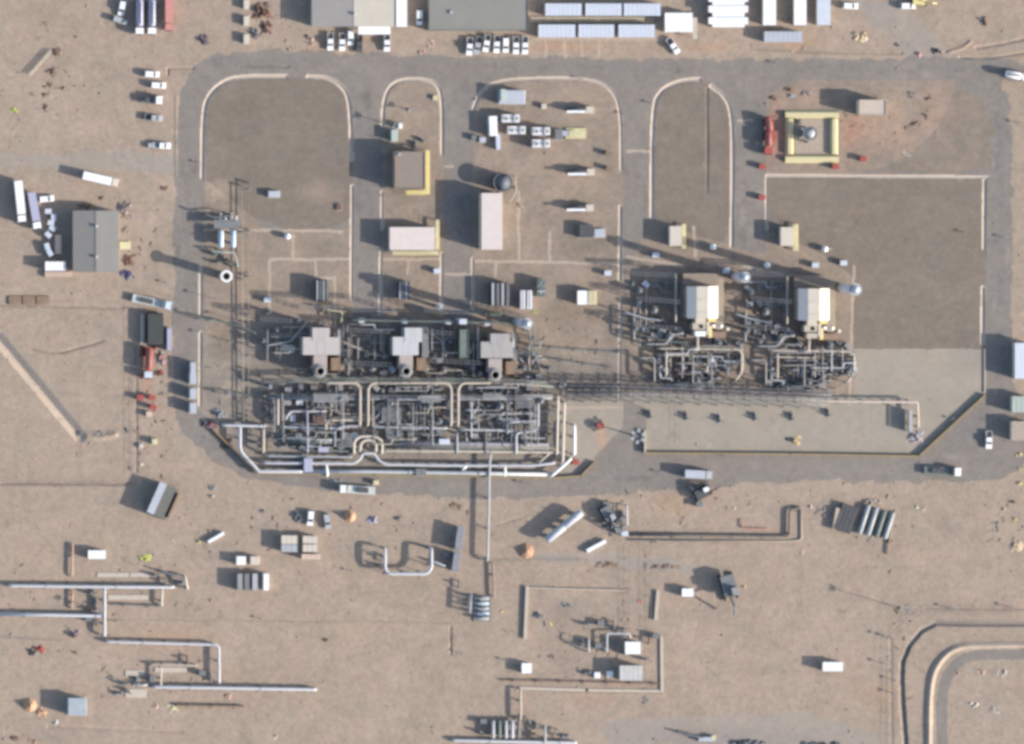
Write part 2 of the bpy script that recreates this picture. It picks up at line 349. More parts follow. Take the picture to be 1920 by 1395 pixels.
kb = region('pond_bank', PATH, (), [smooth([(1741, 1400), (1742, 1290), (1755, 1245), (1790, 1212), (1850, 1210), (1930, 1210)], 2)], 6, 'raised bank with pale crest rounding the pond corner', 'embankment', None, .3, .2)
relief(smooth([(1741, 1400), (1742, 1290), (1755, 1245), (1790, 1212), (1850, 1210), (1930, 1210)], 2), 8, .85)
for p, w, z in (([(1778, 98), (1805, 90), (1820, 78)], 4, .35), ([(1830, 90), (1880, 82), (1925, 72)], 4, -.4), ([(1800, 108), (1860, 108), (1925, 98)], 4, -.4), ([(1490, 96), (1560, 98), (1690, 100)], 4, -.35),
                ([(315, 140), (315, 128), (362, 128)], 3, -.3), ([(0, 906), (250, 908)], 4, -.45), ([(0, 572), (230, 577)], 4, -.18), ([(256, 580), (256, 885)], 3, -.2),
                ([(1735, 1140), (1925, 1142)], 4, -.25), ([(1672, 1400), (1670, 1200)], 5, -.15), ([(1040, 1300), (1245, 1302)], 3, .15), ([(200, 1160), (845, 1167)], 2, -.12), ([(330, 180), (330, 330)], 3, .15),
                ([(90, 1362), (340, 1372)], 5, -.2), ([(450, 124), (540, 125)], 3, -.3), ([(60, 655), (110, 662), (190, 640)], 3, -.25), ([(930, 985), (985, 968)], 2, -.2),
                ([(845, 1175), (845, 1225)], 3, -.3), ([(858, 1225), (955, 1232)], 2, -.1), ([(1310, 1160), (1300, 1200)], 2, -.05), ([(1326, 165), (1326, 360)], 3, -.22), ([(1845, 655), (1845, 735)], 3, .1)):
    relief(p, w, z)
for x, y, rx, ry, c, *a in ((110, 60, 90, 40, (1.04, 1.03, 1.02)), (60, 1020, 70, 50, (1.05, 1.04, 1.02)), (300, 1195, 120, 30, (1.1, 1.0, .93)), (1640, 1300, 60, 30, (1.08, 1.0, .94)),
    (1050, 90, 90, 12, (1.1, .95, .86)), (1330, 90, 60, 14, (1.1, .98, .9)), (1500, 80, 50, 16, (1.1, .97, .88)), (1596, 245, 26, 46, (1.30, 1.0, .92)), (1680, 250, 80, 50, (1.16, 1.06, 1.02)), (1760, 200, 50, 50, (1.12, 1.04, 1.0)), (1500, 180, 60, 24, (1.12, 1.0, .97)),
    (1455, 250, 22, 60, (1.25, .86, .82)), (1640, 205, 40, 30, (1.1, 1.05, 1.02)), (600, 360, 50, 25, (1.35, 1.3, 1.27)), (420, 355, 40, 18, (1.45, 1.4, 1.36)), (460, 220, 50, 60, (.97, .98, 1.0)),
    (1080, 200, 55, 45, (1.22, 1.22, 1.2)), (1080, 330, 70, 60, (1.16, 1.15, 1.12)), (960, 310, 50, 30, (1.08, 1.08, 1.08)), (990, 240, 60, 40, (.9, .9, .92)), (1095, 460, 65, 32, (.82, .84, .84)), (600, 460, 50, 25, (.85, .87, .86)), (275, 700, 14, 60, (1.15, .88, .84)),
    (1130, 820, 14, 40, (1.3, 1.02, .88)), (1060, 1215, 60, 80, (.93, .92, .92)), (1055, 1150, 50, 30, (.9, .9, .92)), (1260, 945, 40, 25, (1.1, .98, .9)), (1100, 1310, 60, 20, (1.06, 1, .96)),
    (1350, 1385, 200, 30, (.9, .92, .96)), (420, 640, 35, 50, (.9, .84, .8)), (430, 735, 25, 22, (1.35, 1.3, 1.22)), (490, 755, 12, 30, (1.3, 1.28, 1.22)), (1200, 655, 25, 30, (1.2, 1.18, 1.12)),
    (960, 640, 50, 40, (1.1, 1.08, 1.04)), (1090, 660, 60, 25, (1.12, 1.08, 1.03)), (1060, 590, 90, 30, (.92, .9, .88)), (130, 1380, 120, 16, (.92, .93, .95)), (1850, 1330, 60, 50, (.95, .97, .99)),
    (1820, 800, 60, 40, (.96, .98, 1.02)), (940, 910, 120, 18, (1.08, 1.05, 1.02)), (1400, 875, 200, 14, (1.06, 1.03, 1.01)), (280, 600, 10, 40, (1.15, 1.1, 1.0)), (48, 562, 38, 9, (.55, .52, .5)),
    (610, 95, 60, 10, (1.1, 1, .93)), (470, 700, 40, 20, (.95, .95, .97)), (1740, 700, 70, 30, (1.04, 1.03, 1.02)), (1660, 400, 60, 30, (1.04, 1.03, 1.02)), (1570, 430, 18, 4, (1.3, 1.25, 1.2))):
    stain(x, y, rx, ry, c, *a, soft=2.0)
for p, w, c, k in (([(340, 170), (350, 130), (420, 112), (900, 122), (1500, 128), (1920, 130)], 9, (.95, .96, .98), .8), ([(352, 330), (350, 720), (400, 830), (520, 905)], 8, (.95, .96, .98), .8),
    ([(1876, 220), (1878, 700)], 9, (.93, .95, .98), 1), ([(1920, 860), (1300, 885), (900, 915)], 8, (.97, .98, 1.0), 1), ([(690, 160), (690, 600)], 7, (.96, .97, 1.0), 1), ([(858, 160), (858, 560)], 7, (.96, .97, 1), 1),
    ([(0, 1085), (400, 1070), (900, 1190), (1400, 1260), (1700, 1100)], 6, (1.05, 1.04, 1.03), .8), ([(560, 1395), (700, 1240), (900, 1180)], 5, (.94, .93, .93), .7), ([(0, 880), (240, 860)], 7, (.96, .95, .95), .8),
    ([(1280, 1300), (1440, 1150), (1600, 1050), (1900, 1030)], 7, (1.05, 1.04, 1.02), .7), ([(60, 655), (110, 665), (200, 640)], 4, (.8, .78, .77), .8), ([(0, 574), (250, 578)], 4, (.84, .82, .8), .9), ([(256, 580), (256, 885)], 3, (.82, .8, .79), .9), ([(984, 1102), (1180, 1106)], 3, (.9, .88, .86), .8), ([(1326, 170), (1326, 360)], 3, (.75, .76, .8), .8),
    ([(1000, 1000), (1300, 1150), (1320, 1395)], 6, (1.04, 1.02, 1.0), .6), ([(0, 990), (400, 955), (620, 1000)], 5, (1.03, 1.03, 1.02), .7), ([(110, 100), (60, 300), (0, 420)], 5, (.95, .94, .94), .6),
    ([(200, 1160), (845, 1167)], 2, (.84, .83, .84), .8), ([(845, 1165), (845, 1228)], 2, (.75, .7, .7), .8), ([(0, 907), (250, 908)], 4, (.78, .76, .76), .7), ([(1672, 1395), (1668, 1250), (1690, 1150), (1920, 1143)], 9, (.93, .92, .92), .8)):
    track(p, w, c, k)
for _ in range(150):          # repaired, oiled and dusty places on the roads
    e = random.choice(((330, 375, 180, 760), (1862, 1893, 200, 740), (400, 1900, 108, 146), (480, 1700, 890, 905), (668, 712, 160, 600), (835, 882, 160, 590), (1172, 1218, 160, 500), (1384, 1430, 160, 460), (1700, 1890, 780, 890)))
    d = random.choice((.86, .9, .94, 1.06, 1.1, 1.16)); stain(random.uniform(e[0], e[1]), random.uniform(e[2], e[3]), random.uniform(4, 22), random.uniform(3, 9), (d, d, d * .99), 90 if e[1] - e[0] < 60 else 0, 1.6)
for _ in range(70):           # wheel tracks, always in pairs
    x, y = random.uniform(0, 1920), random.choice((random.uniform(925, 1395), random.uniform(925, 1395), random.uniform(0, 90), random.uniform(150, 900)))
    if y < 900 and y > 100: x = random.uniform(0, 310)
    a = random.gauss(0, .5) + (1.5 if random.random() < .3 else 0); k_ = random.gauss(0, .0035); L_ = random.uniform(120, 420); pts = []
    for i in range(9):
        pts.append((x, y)); x += math.cos(a) * L_ / 8; y += math.sin(a) * L_ / 8; a += k_ * L_ / 8
    c = random.choice((.93, .95, 1.05, 1.07)); o_ = 5.5
    track(pts, 2.4, (c, c, c), .8); track([(p + o_ * -math.sin(a), q + o_ * math.cos(a)) for p, q in pts], 2.4, (c, c, c), .8)
for _ in range(90):           # broad graded, damp or dusty patches
    x, y = random.uniform(0, 1920), random.uniform(0, 1395); d = random.choice([.94, .96, 1.04, 1.06])
    stain(x, y, random.uniform(25, 80), random.uniform(10, 30), (d * random.uniform(.99, 1.02), d, d * random.uniform(.97, 1.02)), random.uniform(-30, 30), 2.2)
for _ in range(420):          # small dark and pale blotches of spilled soil, oil and gravel
    x, y = random.uniform(0, 1920), random.uniform(0, 1395)
    d = random.choice([.86, .9, .93, 1.06, 1.1]); stain(x, y, random.uniform(3, 13), random.uniform(2, 8), (d, d, d), random.uniform(0, 180), 2.0)

def emit_region(k, name, m, label, cat, group):
    rid = RID[:-1, :-1]; j, i = np.nonzero(rid == k)
    if len(j) == 0: return
    q = np.stack([j * nx + i, j * nx + i + 1, (j + 1) * nx + i + 1, (j + 1) * nx + i], 1)
    used, inv = np.unique(q, return_inverse=True); q = inv.reshape(q.shape)
    vs = np.stack([XX.ravel()[used], YY.ravel()[used], ZZ.ravel()[used]], 1); tn = TONE.reshape(-1, 3)[used]
    if k == 0:   # skirt that carries the desert on to the horizon
        o = len(vs); E = 2600.0
        sk = [(GX0, GY0), (GX1 , GY0), (GX1, GY1), (GX0, GY1)]; ex = [(-E, -E), (E, -E), (E, E), (-E, E)]
        vs = np.vstack([vs, [(x, y, 0) for x, y in sk + ex]]); tn = np.vstack([tn, np.ones((8, 3))])
        q = np.vstack([q, [(o + a, o + 4 + a, o + 4 + (a + 1) % 4, o + (a + 1) % 4) for a in range(4)]])
    me = bpy.data.meshes.new(name); me.vertices.add(len(vs)); me.vertices.foreach_set('co', vs.astype(np.float32).ravel())
    n = len(q); me.loops.add(n * 4); me.loops.foreach_set('vertex_index', q.astype(np.int32).ravel())
    me.polygons.add(n); me.polygons.foreach_set('loop_start', np.arange(0, n * 4, 4, dtype=np.int32)); me.polygons.foreach_set('loop_total', np.full(n, 4, np.int32))
    me.update(calc_edges=True); me.polygons.foreach_set('use_smooth', np.ones(n, bool))
    at = me.attributes.new('tone', 'FLOAT_VECTOR', 'POINT'); at.data.foreach_set('vector', tn.astype(np.float32).ravel())
    me.materials.append(m); o = bpy.data.objects.new(name, me); SC.collection.objects.link(o)
    if label: tag(o, label, cat, group)
    else: tag(o, kind='structure')
emit_region(0, 'ground', SAND, None, None, None)
for k, (name, m, label, cat, group) in enumerate(REG): emit_region(k + 1, name, m, label, cat, group)

# ------------------------------------------------------------------ kits
def wheel_pair(t, xs, half, r=.4, w=.3):
    for x in xs:
        for sgn in (-1, 1):
            b = B(); b.tube([(x, sgn * half - w / 2, r), (x, sgn * half + w / 2, r)], r, 10); b.obj('wheel', BLACK, t)
def k_pickup(paint):
    def f():
        t = T('pickup_truck', '', 'pickup truck', 0, 0)
        b = B(); b.prof([(-2.7, .5), (2.6, .5), (2.65, .95), (1.5, 1.12), (-.9, 1.12), (-.9, .8), (-2.6, .8), (-2.7, .8)], -.9, .9)
        b.box(-1.8, -.86, .98, 1.8, .1, .36); b.box(-1.8, .86, .98, 1.8, .1, .36); b.box(-2.66, 0, .98, .1, 1.8, .36); b.obj('body', paint, t)
        b = B(); b.prof([(-1.0, 1.1), (1.2, 1.1), (.6, 1.72), (-.75, 1.74)], -.82, .82); c = b.obj('cab', paint, t)
        g = B(); g.prof([(1.22, 1.14), (1.26, 1.16), (.68, 1.70), (.62, 1.70)], -.74, .74); g.obj('windshield', GLASS, c)
        g = B(); g.box(-.95, 0, 1.4, .06, 1.4, .4); g.obj('rear_window', GLASS, c)
        b = B(); b.box(-1.8, 0, .84, 1.7, 1.6, .06); b.obj('cargo_bed', DGREY, t)
        wheel_pair(t, (-1.75, 1.75), .8); return t
    return f
def k_suv(paint):
    def f():
        t = T('parked_car', '', 'car', 0, 0)
        b = B(); b.prof([(-2.3, .4), (2.3, .4), (2.35, .9), (1.2, 1.05), (-2.3, 1.05)], -.9, .9); b.obj('body', paint, t)
        b = B(); b.prof([(-2.25, 1.03), (1.1, 1.03), (.4, 1.7), (-1.95, 1.72)], -.8, .8); c = b.obj('cab', paint, t)
        g = B(); g.prof([(1.13, 1.07), (1.18, 1.08), (.5, 1.68), (.43, 1.68)], -.72, .72); g.obj('windshield', GLASS, c)
        g = B(); g.prof([(-2.3, 1.1), (-2.26, 1.1), (-1.98, 1.66), (-2.04, 1.66)], -.7, .7); g.obj('rear_window', GLASS, c)
        wheel_pair(t, (-1.5, 1.5), .8, .36); return t
    return f
def k_truck(cab, load, length=10.0, kind='box', name='truck'):
    def f():
        t = T(name, '', 'truck', 0, 0); f_ = length / 2
        b = B(); b.prof([(f_ - 2.1, .6), (f_, .6), (f_, 1.6), (f_ - .3, 2.6), (f_ - 2.1, 2.7)], -1.15, 1.15); c = b.obj('cab', cab, t)
        g = B(); g.prof([(f_ + .02, 1.6), (f_ + .05, 1.6), (f_ - .25, 2.5), (f_ - .28, 2.5)], -1.0, 1.0); g.obj('windshield', GLASS, c)
        b = B(); b.box(-1.2, 0, .85, length - 2.6, .9, .3); b.obj('chassis', DGREY, t)
        x0, x1 = -f_, f_ - 2.5
        if kind == 'box':
            b = B(); b.box((x0 + x1) / 2, 0, 2.1, x1 - x0, 2.4, 2.2); b.obj('cargo_box', load, t)
        elif kind == 'tank':
            b = B(); b.drum(x0, x1, 0, 2.15, 1.1); b.obj('tank', load, t, True)
            b = B(); b.box((x0 + x1) / 2, 0, 3.28, (x1 - x0) * .8, .5, .06); b.obj('walkway', DGREY, t)
        else:
            b = B(); b.box((x0 + x1) / 2, 0, 1.2, x1 - x0, 2.4, .25); b.obj('flatbed', load, t)
            b = B(); b.box(x1 - .1, 0, 1.9, .12, 2.3, 1.2); b.obj('headboard', load, t)
            b = B(); b.box(x0 + (x1 - x0) * .45, 0, 1.65, (x1 - x0) * .4, 1.5, .6); b.obj('load', DGREY, t)
        wheel_pair(t, (x0 + 1.0, x0 + 2.3, f_ - 1.2), 1.0, .5, .35); return t
    return f
def cabin(px, py, w, d, H, label, group=None, roof=CABW, wall=WALLC, deg=0, name='site_cabin', cat='site cabin', door='s', peaks=False):
    """box building whose roof is seen at px,py with size w x d photo pixels"""
    x, y = P(px, py, H); lx, ly = w * S, d * S; t = T(name, label, cat, x, y, math.radians(-deg), group)
    b = B(); b.box(0, 0, (H - .1) / 2 - .05, lx - .2, ly - .2, H - .1 + .1); b.obj('wall', wall, t)
    b = B(); b.box(0, 0, H - .04, lx, ly, .16); r = b.obj('roof', roof, t)
    n = max(2, int(max(lx, ly) / 1.3))
    b = B()
    for i in range(n + 1):
        u = -.5 + i / n
        if lx >= ly: b.box(u * (lx - .1), 0, H + .06, .07, ly - .1, .06)
        else: b.box(0, u * (ly - .1), H + .06, lx - .1, .07, .06)
    b.obj('roof_rib', roof, r)
    b = B(); b.box(lx * .2, -ly / 2 + .07, 1.0, .9, .08, 2.0); b.obj('door', DGREY, t)
    for u in (-.3, 0.0):
        b = B(); b.box(lx * u, -ly / 2 + .07, 1.6, .9, .08, .7); b.obj('window', GLASS, t)
    if max(lx, ly) > 5:
        b = B(); b.box(lx / 2 - .02, 0, 1.7, .35, .7, .5); b.obj('air_conditioner', LGREY, t)
    return t
def container(px, py, w, d, label, m, H=2.6, deg=0, group=None, name='shipping_container', cat='container'):
    x, y = P(px, py, H); lx, ly = w * S, d * S; t = T(name, label, cat, x, y, math.radians(-deg), group)
    b = B(); b.box(0, 0, H / 2 - .03, lx, ly, H)
    n = max(4, int(lx / .6))
    for i in range(n):
        u = (i + .5) / n - .5; b.box(u * lx, 0, H / 2, lx / n * .5, ly + .06, H - .3)
    b.obj('body', m, t)
    b = B(); b.box(0, 0, H + .02, lx - .15, ly - .15, .05); b.obj('roof', m, t)
    b = B(); b.box(lx / 2 + .03, -ly / 4, H / 2, .06, ly * .46, H - .3); b.box(lx / 2 + .03, ly / 4, H / 2, .06, ly * .46, H - .3); b.obj('door', m, t)
    return t
def kiosk(px, py, w, d, H, label, roof, wall=None, deg=0, name='equipment_kiosk', cat='equipment cabinet', group=None):
    x, y = P(px, py, H); lx, ly = w * S, d * S; t = T(name, label, cat, x, y, math.radians(-deg), group)
    b = B(); b.box(0, 0, H / 2 - .06, lx * .92, ly * .92, H); b.obj('cabinet', wall or roof, t)
    b = B(); b.box(0, 0, H, lx, ly, .12, taper=.94); b.obj('roof', roof, t)
    b = B(); b.box(0, 0, .06, lx + .4, ly + .4, .2); b.obj('plinth', CONC, t)
    b = B(); b.box(lx * .15, -ly * .46 - .03, H * .5, lx * .35, .06, H * .75); b.obj('door', LGREY, t)
    return t
def fillet(pts, r):
    out = [Vector(pts[0])]
    for a, p, c in zip(pts, pts[1:], pts[2:]):
        a, p, c = Vector(a), Vector(p), Vector(c); u, v = (a - p), (c - p); k = min(r, u.length * .45, v.length * .45)
        if k < .02 or u.length < .05 or v.length < .05: out.append(p); continue
        u.normalize(); v.normalize()
        for t in (0, .25, .5, .75, 1): out.append((p + u * k) * (1 - t) ** 2 + p * 2 * t * (1 - t) + (p + v * k) * t * t)
    out.append(Vector(pts[-1])); return out
def pipe(pts, z, r, m, label, group=None, ends='dd', step=7.0, name='pipeline', cat='pipe', sup=True, smat=None, flang=True, fr=3.2):
    """elevated pipe through photo points, ends bent down to the ground, on stanchions"""
    w = [(*P(a[0], a[1], z if len(a) < 3 else a[2]), z if len(a) < 3 else a[2]) for a in pts]
    o = w[0]; t = T(name, label, cat, o[0], o[1], 0, group); L = [(x - o[0], y - o[1], q) for x, y, q in w]
    full = list(L)
    if ends[0] == 'd': full = [(L[0][0], L[0][1], -.1)] + full
    if ends[1] == 'd': full = full + [(L[-1][0], L[-1][1], -.1)]
    b = B(); b.tube(fillet(full, r * fr), r, 10); b.obj('pipe', m, t, True)
    acc = step * .5; n = 0
    for a, c in zip(L, L[1:]):
        d = math.hypot(c[0] - a[0], c[1] - a[1]); ang = math.atan2(c[1] - a[1], c[0] - a[0])
        while acc < d and n < 60:
            u = acc / d; x, y, q = a[0] + (c[0] - a[0]) * u, a[1] + (c[1] - a[1]) * u, a[2] + (c[2] - a[2]) * u
            if sup and q - r > .25:
                s = B(); hw = r + .15
                s.box(x - math.sin(ang) * hw, y + math.cos(ang) * hw, (q - r) / 2, .14, .14, q - r + .2, ang); s.box(x + math.sin(ang) * hw, y - math.cos(ang) * hw, (q - r) / 2, .14, .14, q - r + .2, ang)
                s.box(x, y, q - r - .08, .2, 2 * hw + .3, .16, ang); s.box(x, y, .04, .6, 2 * hw + .5, .2, ang); s.obj('support', smat or GREY, t)
            if flang and n % 3 == 1:
                s = B(); s.tube([(x + math.cos(ang) * .5, y + math.sin(ang) * .5, q), (x + math.cos(ang) * .62, y + math.sin(ang) * .62, q)], r * 1.35, 10); s.obj('flange', m, t)
            acc += step; n += 1
        acc -= d
    return t
def rack(pts, z, width, npipes, label, mats, step=6.0, name='pipe_rack', cat='pipe rack', levels=1, pr=.16):
    """trestle of portal frames that carries several parallel pipes"""
    w = [(*P(a, c, z), z) for a, c in pts]; o = w[0]; t = T(name, label, cat, o[0], o[1]); L = [(x - o[0], y - o[1]) for x, y, _ in w]
    def off(k):
        res = []
        for i, p in enumerate(L):
            a = L[max(i - 1, 0)]; c = L[min(i + 1, len(L) - 1)]; d = Vector((c[0] - a[0], c[1] - a[1])).normalized()
            res.append((p[0] - d.y * k, p[1] + d.x * k))
        return res
    for lv in range(levels):
        zz = z - lv * 1.6
        for i in range(npipes):
            k = (i - (npipes - 1) / 2) * width / max(npipes, 1); r = pr * random.choice([.6, 1, 1, 1.5])
            b = B(); b.tube([(x, y, zz) for x, y in off(k)], r, 8); b.obj('pipe', random.choice(mats), t, True)
    acc = 0.5; n = 0
    for a, c in zip(L, L[1:]):
        d = math.hypot(c[0] - a[0], c[1] - a[1]); ang = math.atan2(c[1] - a[1], c[0] - a[0])
        while acc < d and n < 70:
            u = acc / d; x, y = a[0] + (c[0] - a[0]) * u, a[1] + (c[1] - a[1]) * u; hw = width / 2 + .25; s = B()
            for sg in (-1, 1): s.box(x - math.sin(ang) * hw * sg, y + math.cos(ang) * hw * sg, z / 2, .22, .22, z + .3, ang)
            for lv in range(levels): s.box(x, y, z - .35 - lv * 1.6, .22, 2 * hw + .2, .22, ang)
            s.obj('frame', GREY, t); acc += step; n += 1
        acc -= d
    return t
def wall(pts, h, th, m, label, name='boundary_wall', cat='wall', group=None):
    w = [P(a, b, 0) for a, b in pts]; o = w[0]; t = T(name, label, cat, o[0], o[1], 0, group); b = B(); c = B()
    for a, d in zip(w, w[1:]):
        l = math.hypot(d[0] - a[0], d[1] - a[1]); ang = math.atan2(d[1] - a[1], d[0] - a[0]); x, y = (a[0] + d[0]) / 2 - o[0], (a[1] + d[1]) / 2 - o[1]
        b.box(x, y, h / 2 - .1, l + th * .98, th, h + .2, ang); c.box(x, y, h + .03, l + th * 1.2, th * 1.25, .07, ang)
    b.obj('wall', m, t); c.obj('coping', m, t); return t
def fence(pts, h, label, step=3.0, name='mesh_fence'):
    w = [P(a, b, 0) for a, b in pts]; o = w[0]; t = T(name, label, 'fence', o[0], o[1]); n = 0
    r = B()
    for a, d in zip(w, w[1:]):
        l = math.hypot(d[0] - a[0], d[1] - a[1])
        for z in (h * .5, h): r.tube([(a[0] - o[0], a[1] - o[1], z), (d[0] - o[0], d[1] - o[1], z)], .025, 4)
        k = max(1, int(l / step))
        for i in range(k):
            if n > 90: break
            u = i / k; p = B(); p.cyl(a[0] + (d[0] - a[0]) * u - o[0], a[1] + (d[1] - a[1]) * u - o[1], -.1, h + .1, .05, n=6); p.obj('post', MGREY, t); n += 1
    r.obj('rail', GREY, t); return t
def heap(px, py, w, d, H, m, label, name='scrap_heap', cat='scrap heap', n=14, deg=0, group=None, m2=None, boxes=True):
    x, y = P(px, py, 0); t = T(name, label, cat, x, y, math.radians(-deg), group); rd = random.Random(int(px * 7 + py)); lx, ly = w * S / 2, d * S / 2
    b = B(); c = B()
    for i in range(n):
        a, q = rd.uniform(-1, 1) * lx * .75, rd.uniform(-1, 1) * ly * .75; e = max(.15, 1 - math.hypot(a / lx, q / ly))
        if boxes and i % 2: (c if m2 else b).box(a, q, H * e * .45, rd.uniform(.2, .6) * min(lx, 1.8) + .2, rd.uniform(.2, .5) * min(ly, 1.0) + .1, H * e * rd.uniform(.5, 1), rd.uniform(0, 3.1))
        else: b.lump(a, q, rd.uniform(.25, .5) * min(lx, 2.0) + .1, rd.uniform(.25, .5) * min(ly, 1.5) + .1, H * e * rd.uniform(.7, 1.1), rd.uniform(0, 3), seed=rd.random())
    b.obj('pile', m, t)
    if c.v: c.obj('scrap', m2, t)
    return t
def mast(px, py, H, label, name='light_mast', cat='light mast', group=None, heads=4, r=.18, base=True, head=1.0):
    x, y = P(px, py, 0); t = T(name, label, cat, x, y, 0, group)
    b = B(); b.cyl(0, 0, -.1, H, r, r * .5, 8); b.obj('pole', LGREY, t)
    if base: b = B(); b.box(0, 0, .15, .9, .9, .4); b.obj('plinth', CONCL, t)
    b = B(); b.ring(0, 0, H - .25, H - .1, .8 * head, .62 * head, 12); b.box(0, 0, H - .17, 1.3 * head, .1, .1); b.box(0, 0, H - .17, .1, 1.3 * head, .1); b.obj('head_frame', GREY, t)
    for i in range(heads):
        a = 2 * math.pi * i / heads + .4; b = B(); b.box(.8 * head * math.cos(a), .8 * head * math.sin(a), H, .45 * head, .35 * head, .22, a); b.obj('floodlight', LGREY, t)
    return t
def vessel(px, py, length, r, z, m, label, deg=0, name='horizontal_vessel', cat='vessel', group=None, sad=2, extra=True):
    x, y = P(px, py, z + r); t = T(name, label, cat, x, y, math.radians(-deg), group); h = length * S / 2
    b = B(); b.drum(-h, h, 0, z, r); b.obj('shell', m, t, True)
    for i in range(sad):
        u = (-.55 + 1.1 * i / (sad - 1)) * h; b = B(); b.box(u, 0, (z - r * .6) / 2, .35, r * 1.6, z - r * .6 + .1); b.obj('saddle', CONC, t)
    if extra:
        b = B(); b.cyl(h * .3, 0, z + r * .9, z + r + .4, .22, n=8); b.cyl(-h * .4, 0, z + r * .9, z + r + .3, .15, n=8); b.obj('nozzle', m, t)
    return t
def k_pump(mm, mo=None):  # motor and casing on a base
    def f():
        t = T('pump_skid', '', 'pump', 0, 0)
        b = B(); b.box(0, 0, .12, 2.6, 1.1, .3); b.obj('base_frame', MGREY, t)
        b = B(); b.drum(-1.1, .2, 0, .75, .38, 10); b.obj('motor', mm, t, True)
        b = B(); b.cyl(.75, 0, .25, 1.15, .38, .3, 10); b.tube([(.75, 0, 1.0), (.75, 0, 1.7), (.75, .8, 1.7)], .14, 6); b.obj('casing', mo or MGREY, t)
        return t
    return f
def k_valve(mm, wheelm=None):
    def f():
        t = T('valve_assembly', '', 'valve', 0, 0)
        b = B(); b.tube([(-1.3, 0, 1.0), (1.3, 0, 1.0)], .22, 8); b.tube([(-.5, 0, 1), (-.3, 0, 1)], .42, 8); b.tube([(.3, 0, 1), (.5, 0, 1)], .42, 8); b.obj('body', mm, t)
        b = B(); b.cyl(0, 0, 1.0, 2.0, .12, n=6); b.box(0, 0, 1.75, .55, .5, .6); b.obj('actuator', wheelm or mm, t)
        b = B(); b.box(-1, 0, .4, .2, .5, .9); b.box(1, 0, .4, .2, .5, .9); b.obj('support', GREY, t)
        return t
    return f
def k_fan(mm):
    def f():
        t = T('fin_fan_cooler', '', 'air cooler', 0, 0)
        b = B(); b.box(0, 0, 1.6, 5.2, 2.4, 2.7); b.obj('casing', mm, t)
        for i, rr in ((-1, .55), (.2, .4), (1.1, .5)):
            b = B(); b.ring(i * 1.5, 0, 2.9, 3.15, rr + .09, rr); r = b.obj('fan_ring', mm, t)
            b = B(); b.cyl(i * 1.5, 0, 2.96, 3.0, rr, n=14); b.obj('fan', MGREY, r)
        b = B(); b.box(.95, 0, 3.1, .5, 2.2, .3); b.obj('header_box', LGREY, t)
        for x in (-2.4, 2.4):
            for y in (-1, 1):
                b = B(); b.box(x, y, .6, .16, .16, 1.4); b.obj('leg', GREY, t)
        return t
    return f
def k_unit(mm, wm, name='valve_cabinet'):
    def f():
        t = T(name, '', 'equipment box', 0, 0)
        b = B(); b.box(0, 0, .8, 1.8, 1.3, 1.5); b.obj('casing', mm, t)
        b = B(); b.box(0, 0, 1.6, 2.0, 1.5, .12); b.obj('lid', wm, t)
        b = B(); b.box(-.7, 0, .05, .2, 1.2, .2); b.box(.7, 0, .05, .2, 1.2, .2); b.obj('skid', GREY, t)
        return t
    return f

# ------------------------------------------------------------------ buildings
def hall(x0, y0, x1, y1, h0, h1, label, rw, re, wallm, along='y', name='warehouse', vents=0, doors=2):
    """gabled hall; x0..y1 are its roof edges in the photograph"""
    cx, cy = P((x0 + x1) / 2, (y0 + y1) / 2, h0); lx, ly = (x1 - x0) * S, (y1 - y0) * S; t = T(name, label, 'building', cx, cy)
    b = B(); b.box(0, 0, h0 / 2 - .1, lx - .5, ly - .5, h0 + .1)
    for s_ in (-1, 1):
        if along == 'y': b.add([(-lx / 2 + .25, s_ * (ly / 2 - .26), h0 - .05), (lx / 2 - .25, s_ * (ly / 2 - .26), h0 - .05), (0, s_ * (ly / 2 - .26), h1)], [(0, 1, 2) if s_ < 0 else (2, 1, 0)])
        else: b.add([(s_ * (lx / 2 - .26), -ly / 2 + .25, h0 - .05), (s_ * (lx / 2 - .26), ly / 2 - .25, h0 - .05), (s_ * (lx / 2 - .26), 0, h1)], [(0, 1, 2) if s_ > 0 else (2, 1, 0)])
    b.obj('wall', wallm, t)
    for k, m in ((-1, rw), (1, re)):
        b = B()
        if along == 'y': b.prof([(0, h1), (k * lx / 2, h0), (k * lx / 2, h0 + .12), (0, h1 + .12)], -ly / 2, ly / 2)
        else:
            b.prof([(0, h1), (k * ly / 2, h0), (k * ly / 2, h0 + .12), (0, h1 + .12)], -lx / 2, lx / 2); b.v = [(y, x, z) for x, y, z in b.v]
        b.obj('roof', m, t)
    b = B(); (b.box(0, 0, h1 + .14, .5, ly - .4, .1) if along == 'y' else b.box(0, 0, h1 + .14, lx - .4, .5, .1)); b.obj('ridge_cap', re, t)
    for i in range(vents):
        b = B(); u = (i + .5) / vents - .5
        x, y = (0, u * ly) if along == 'y' else (u * lx, 0); b.cyl(x, y, h1, h1 + .7, .35, n=10); b.cyl(x, y, h1 + .7, h1 + .9, .5, .1, n=10); b.obj('roof_vent', LGREY, t)
    for i in range(doors):
        u = (i + .5) / doors - .5; b = B(); b.box(u * lx * .7, -ly / 2 + .23, 1.5, 3.0, .08, 3.0); b.obj('door', LGREY, t)
    return t
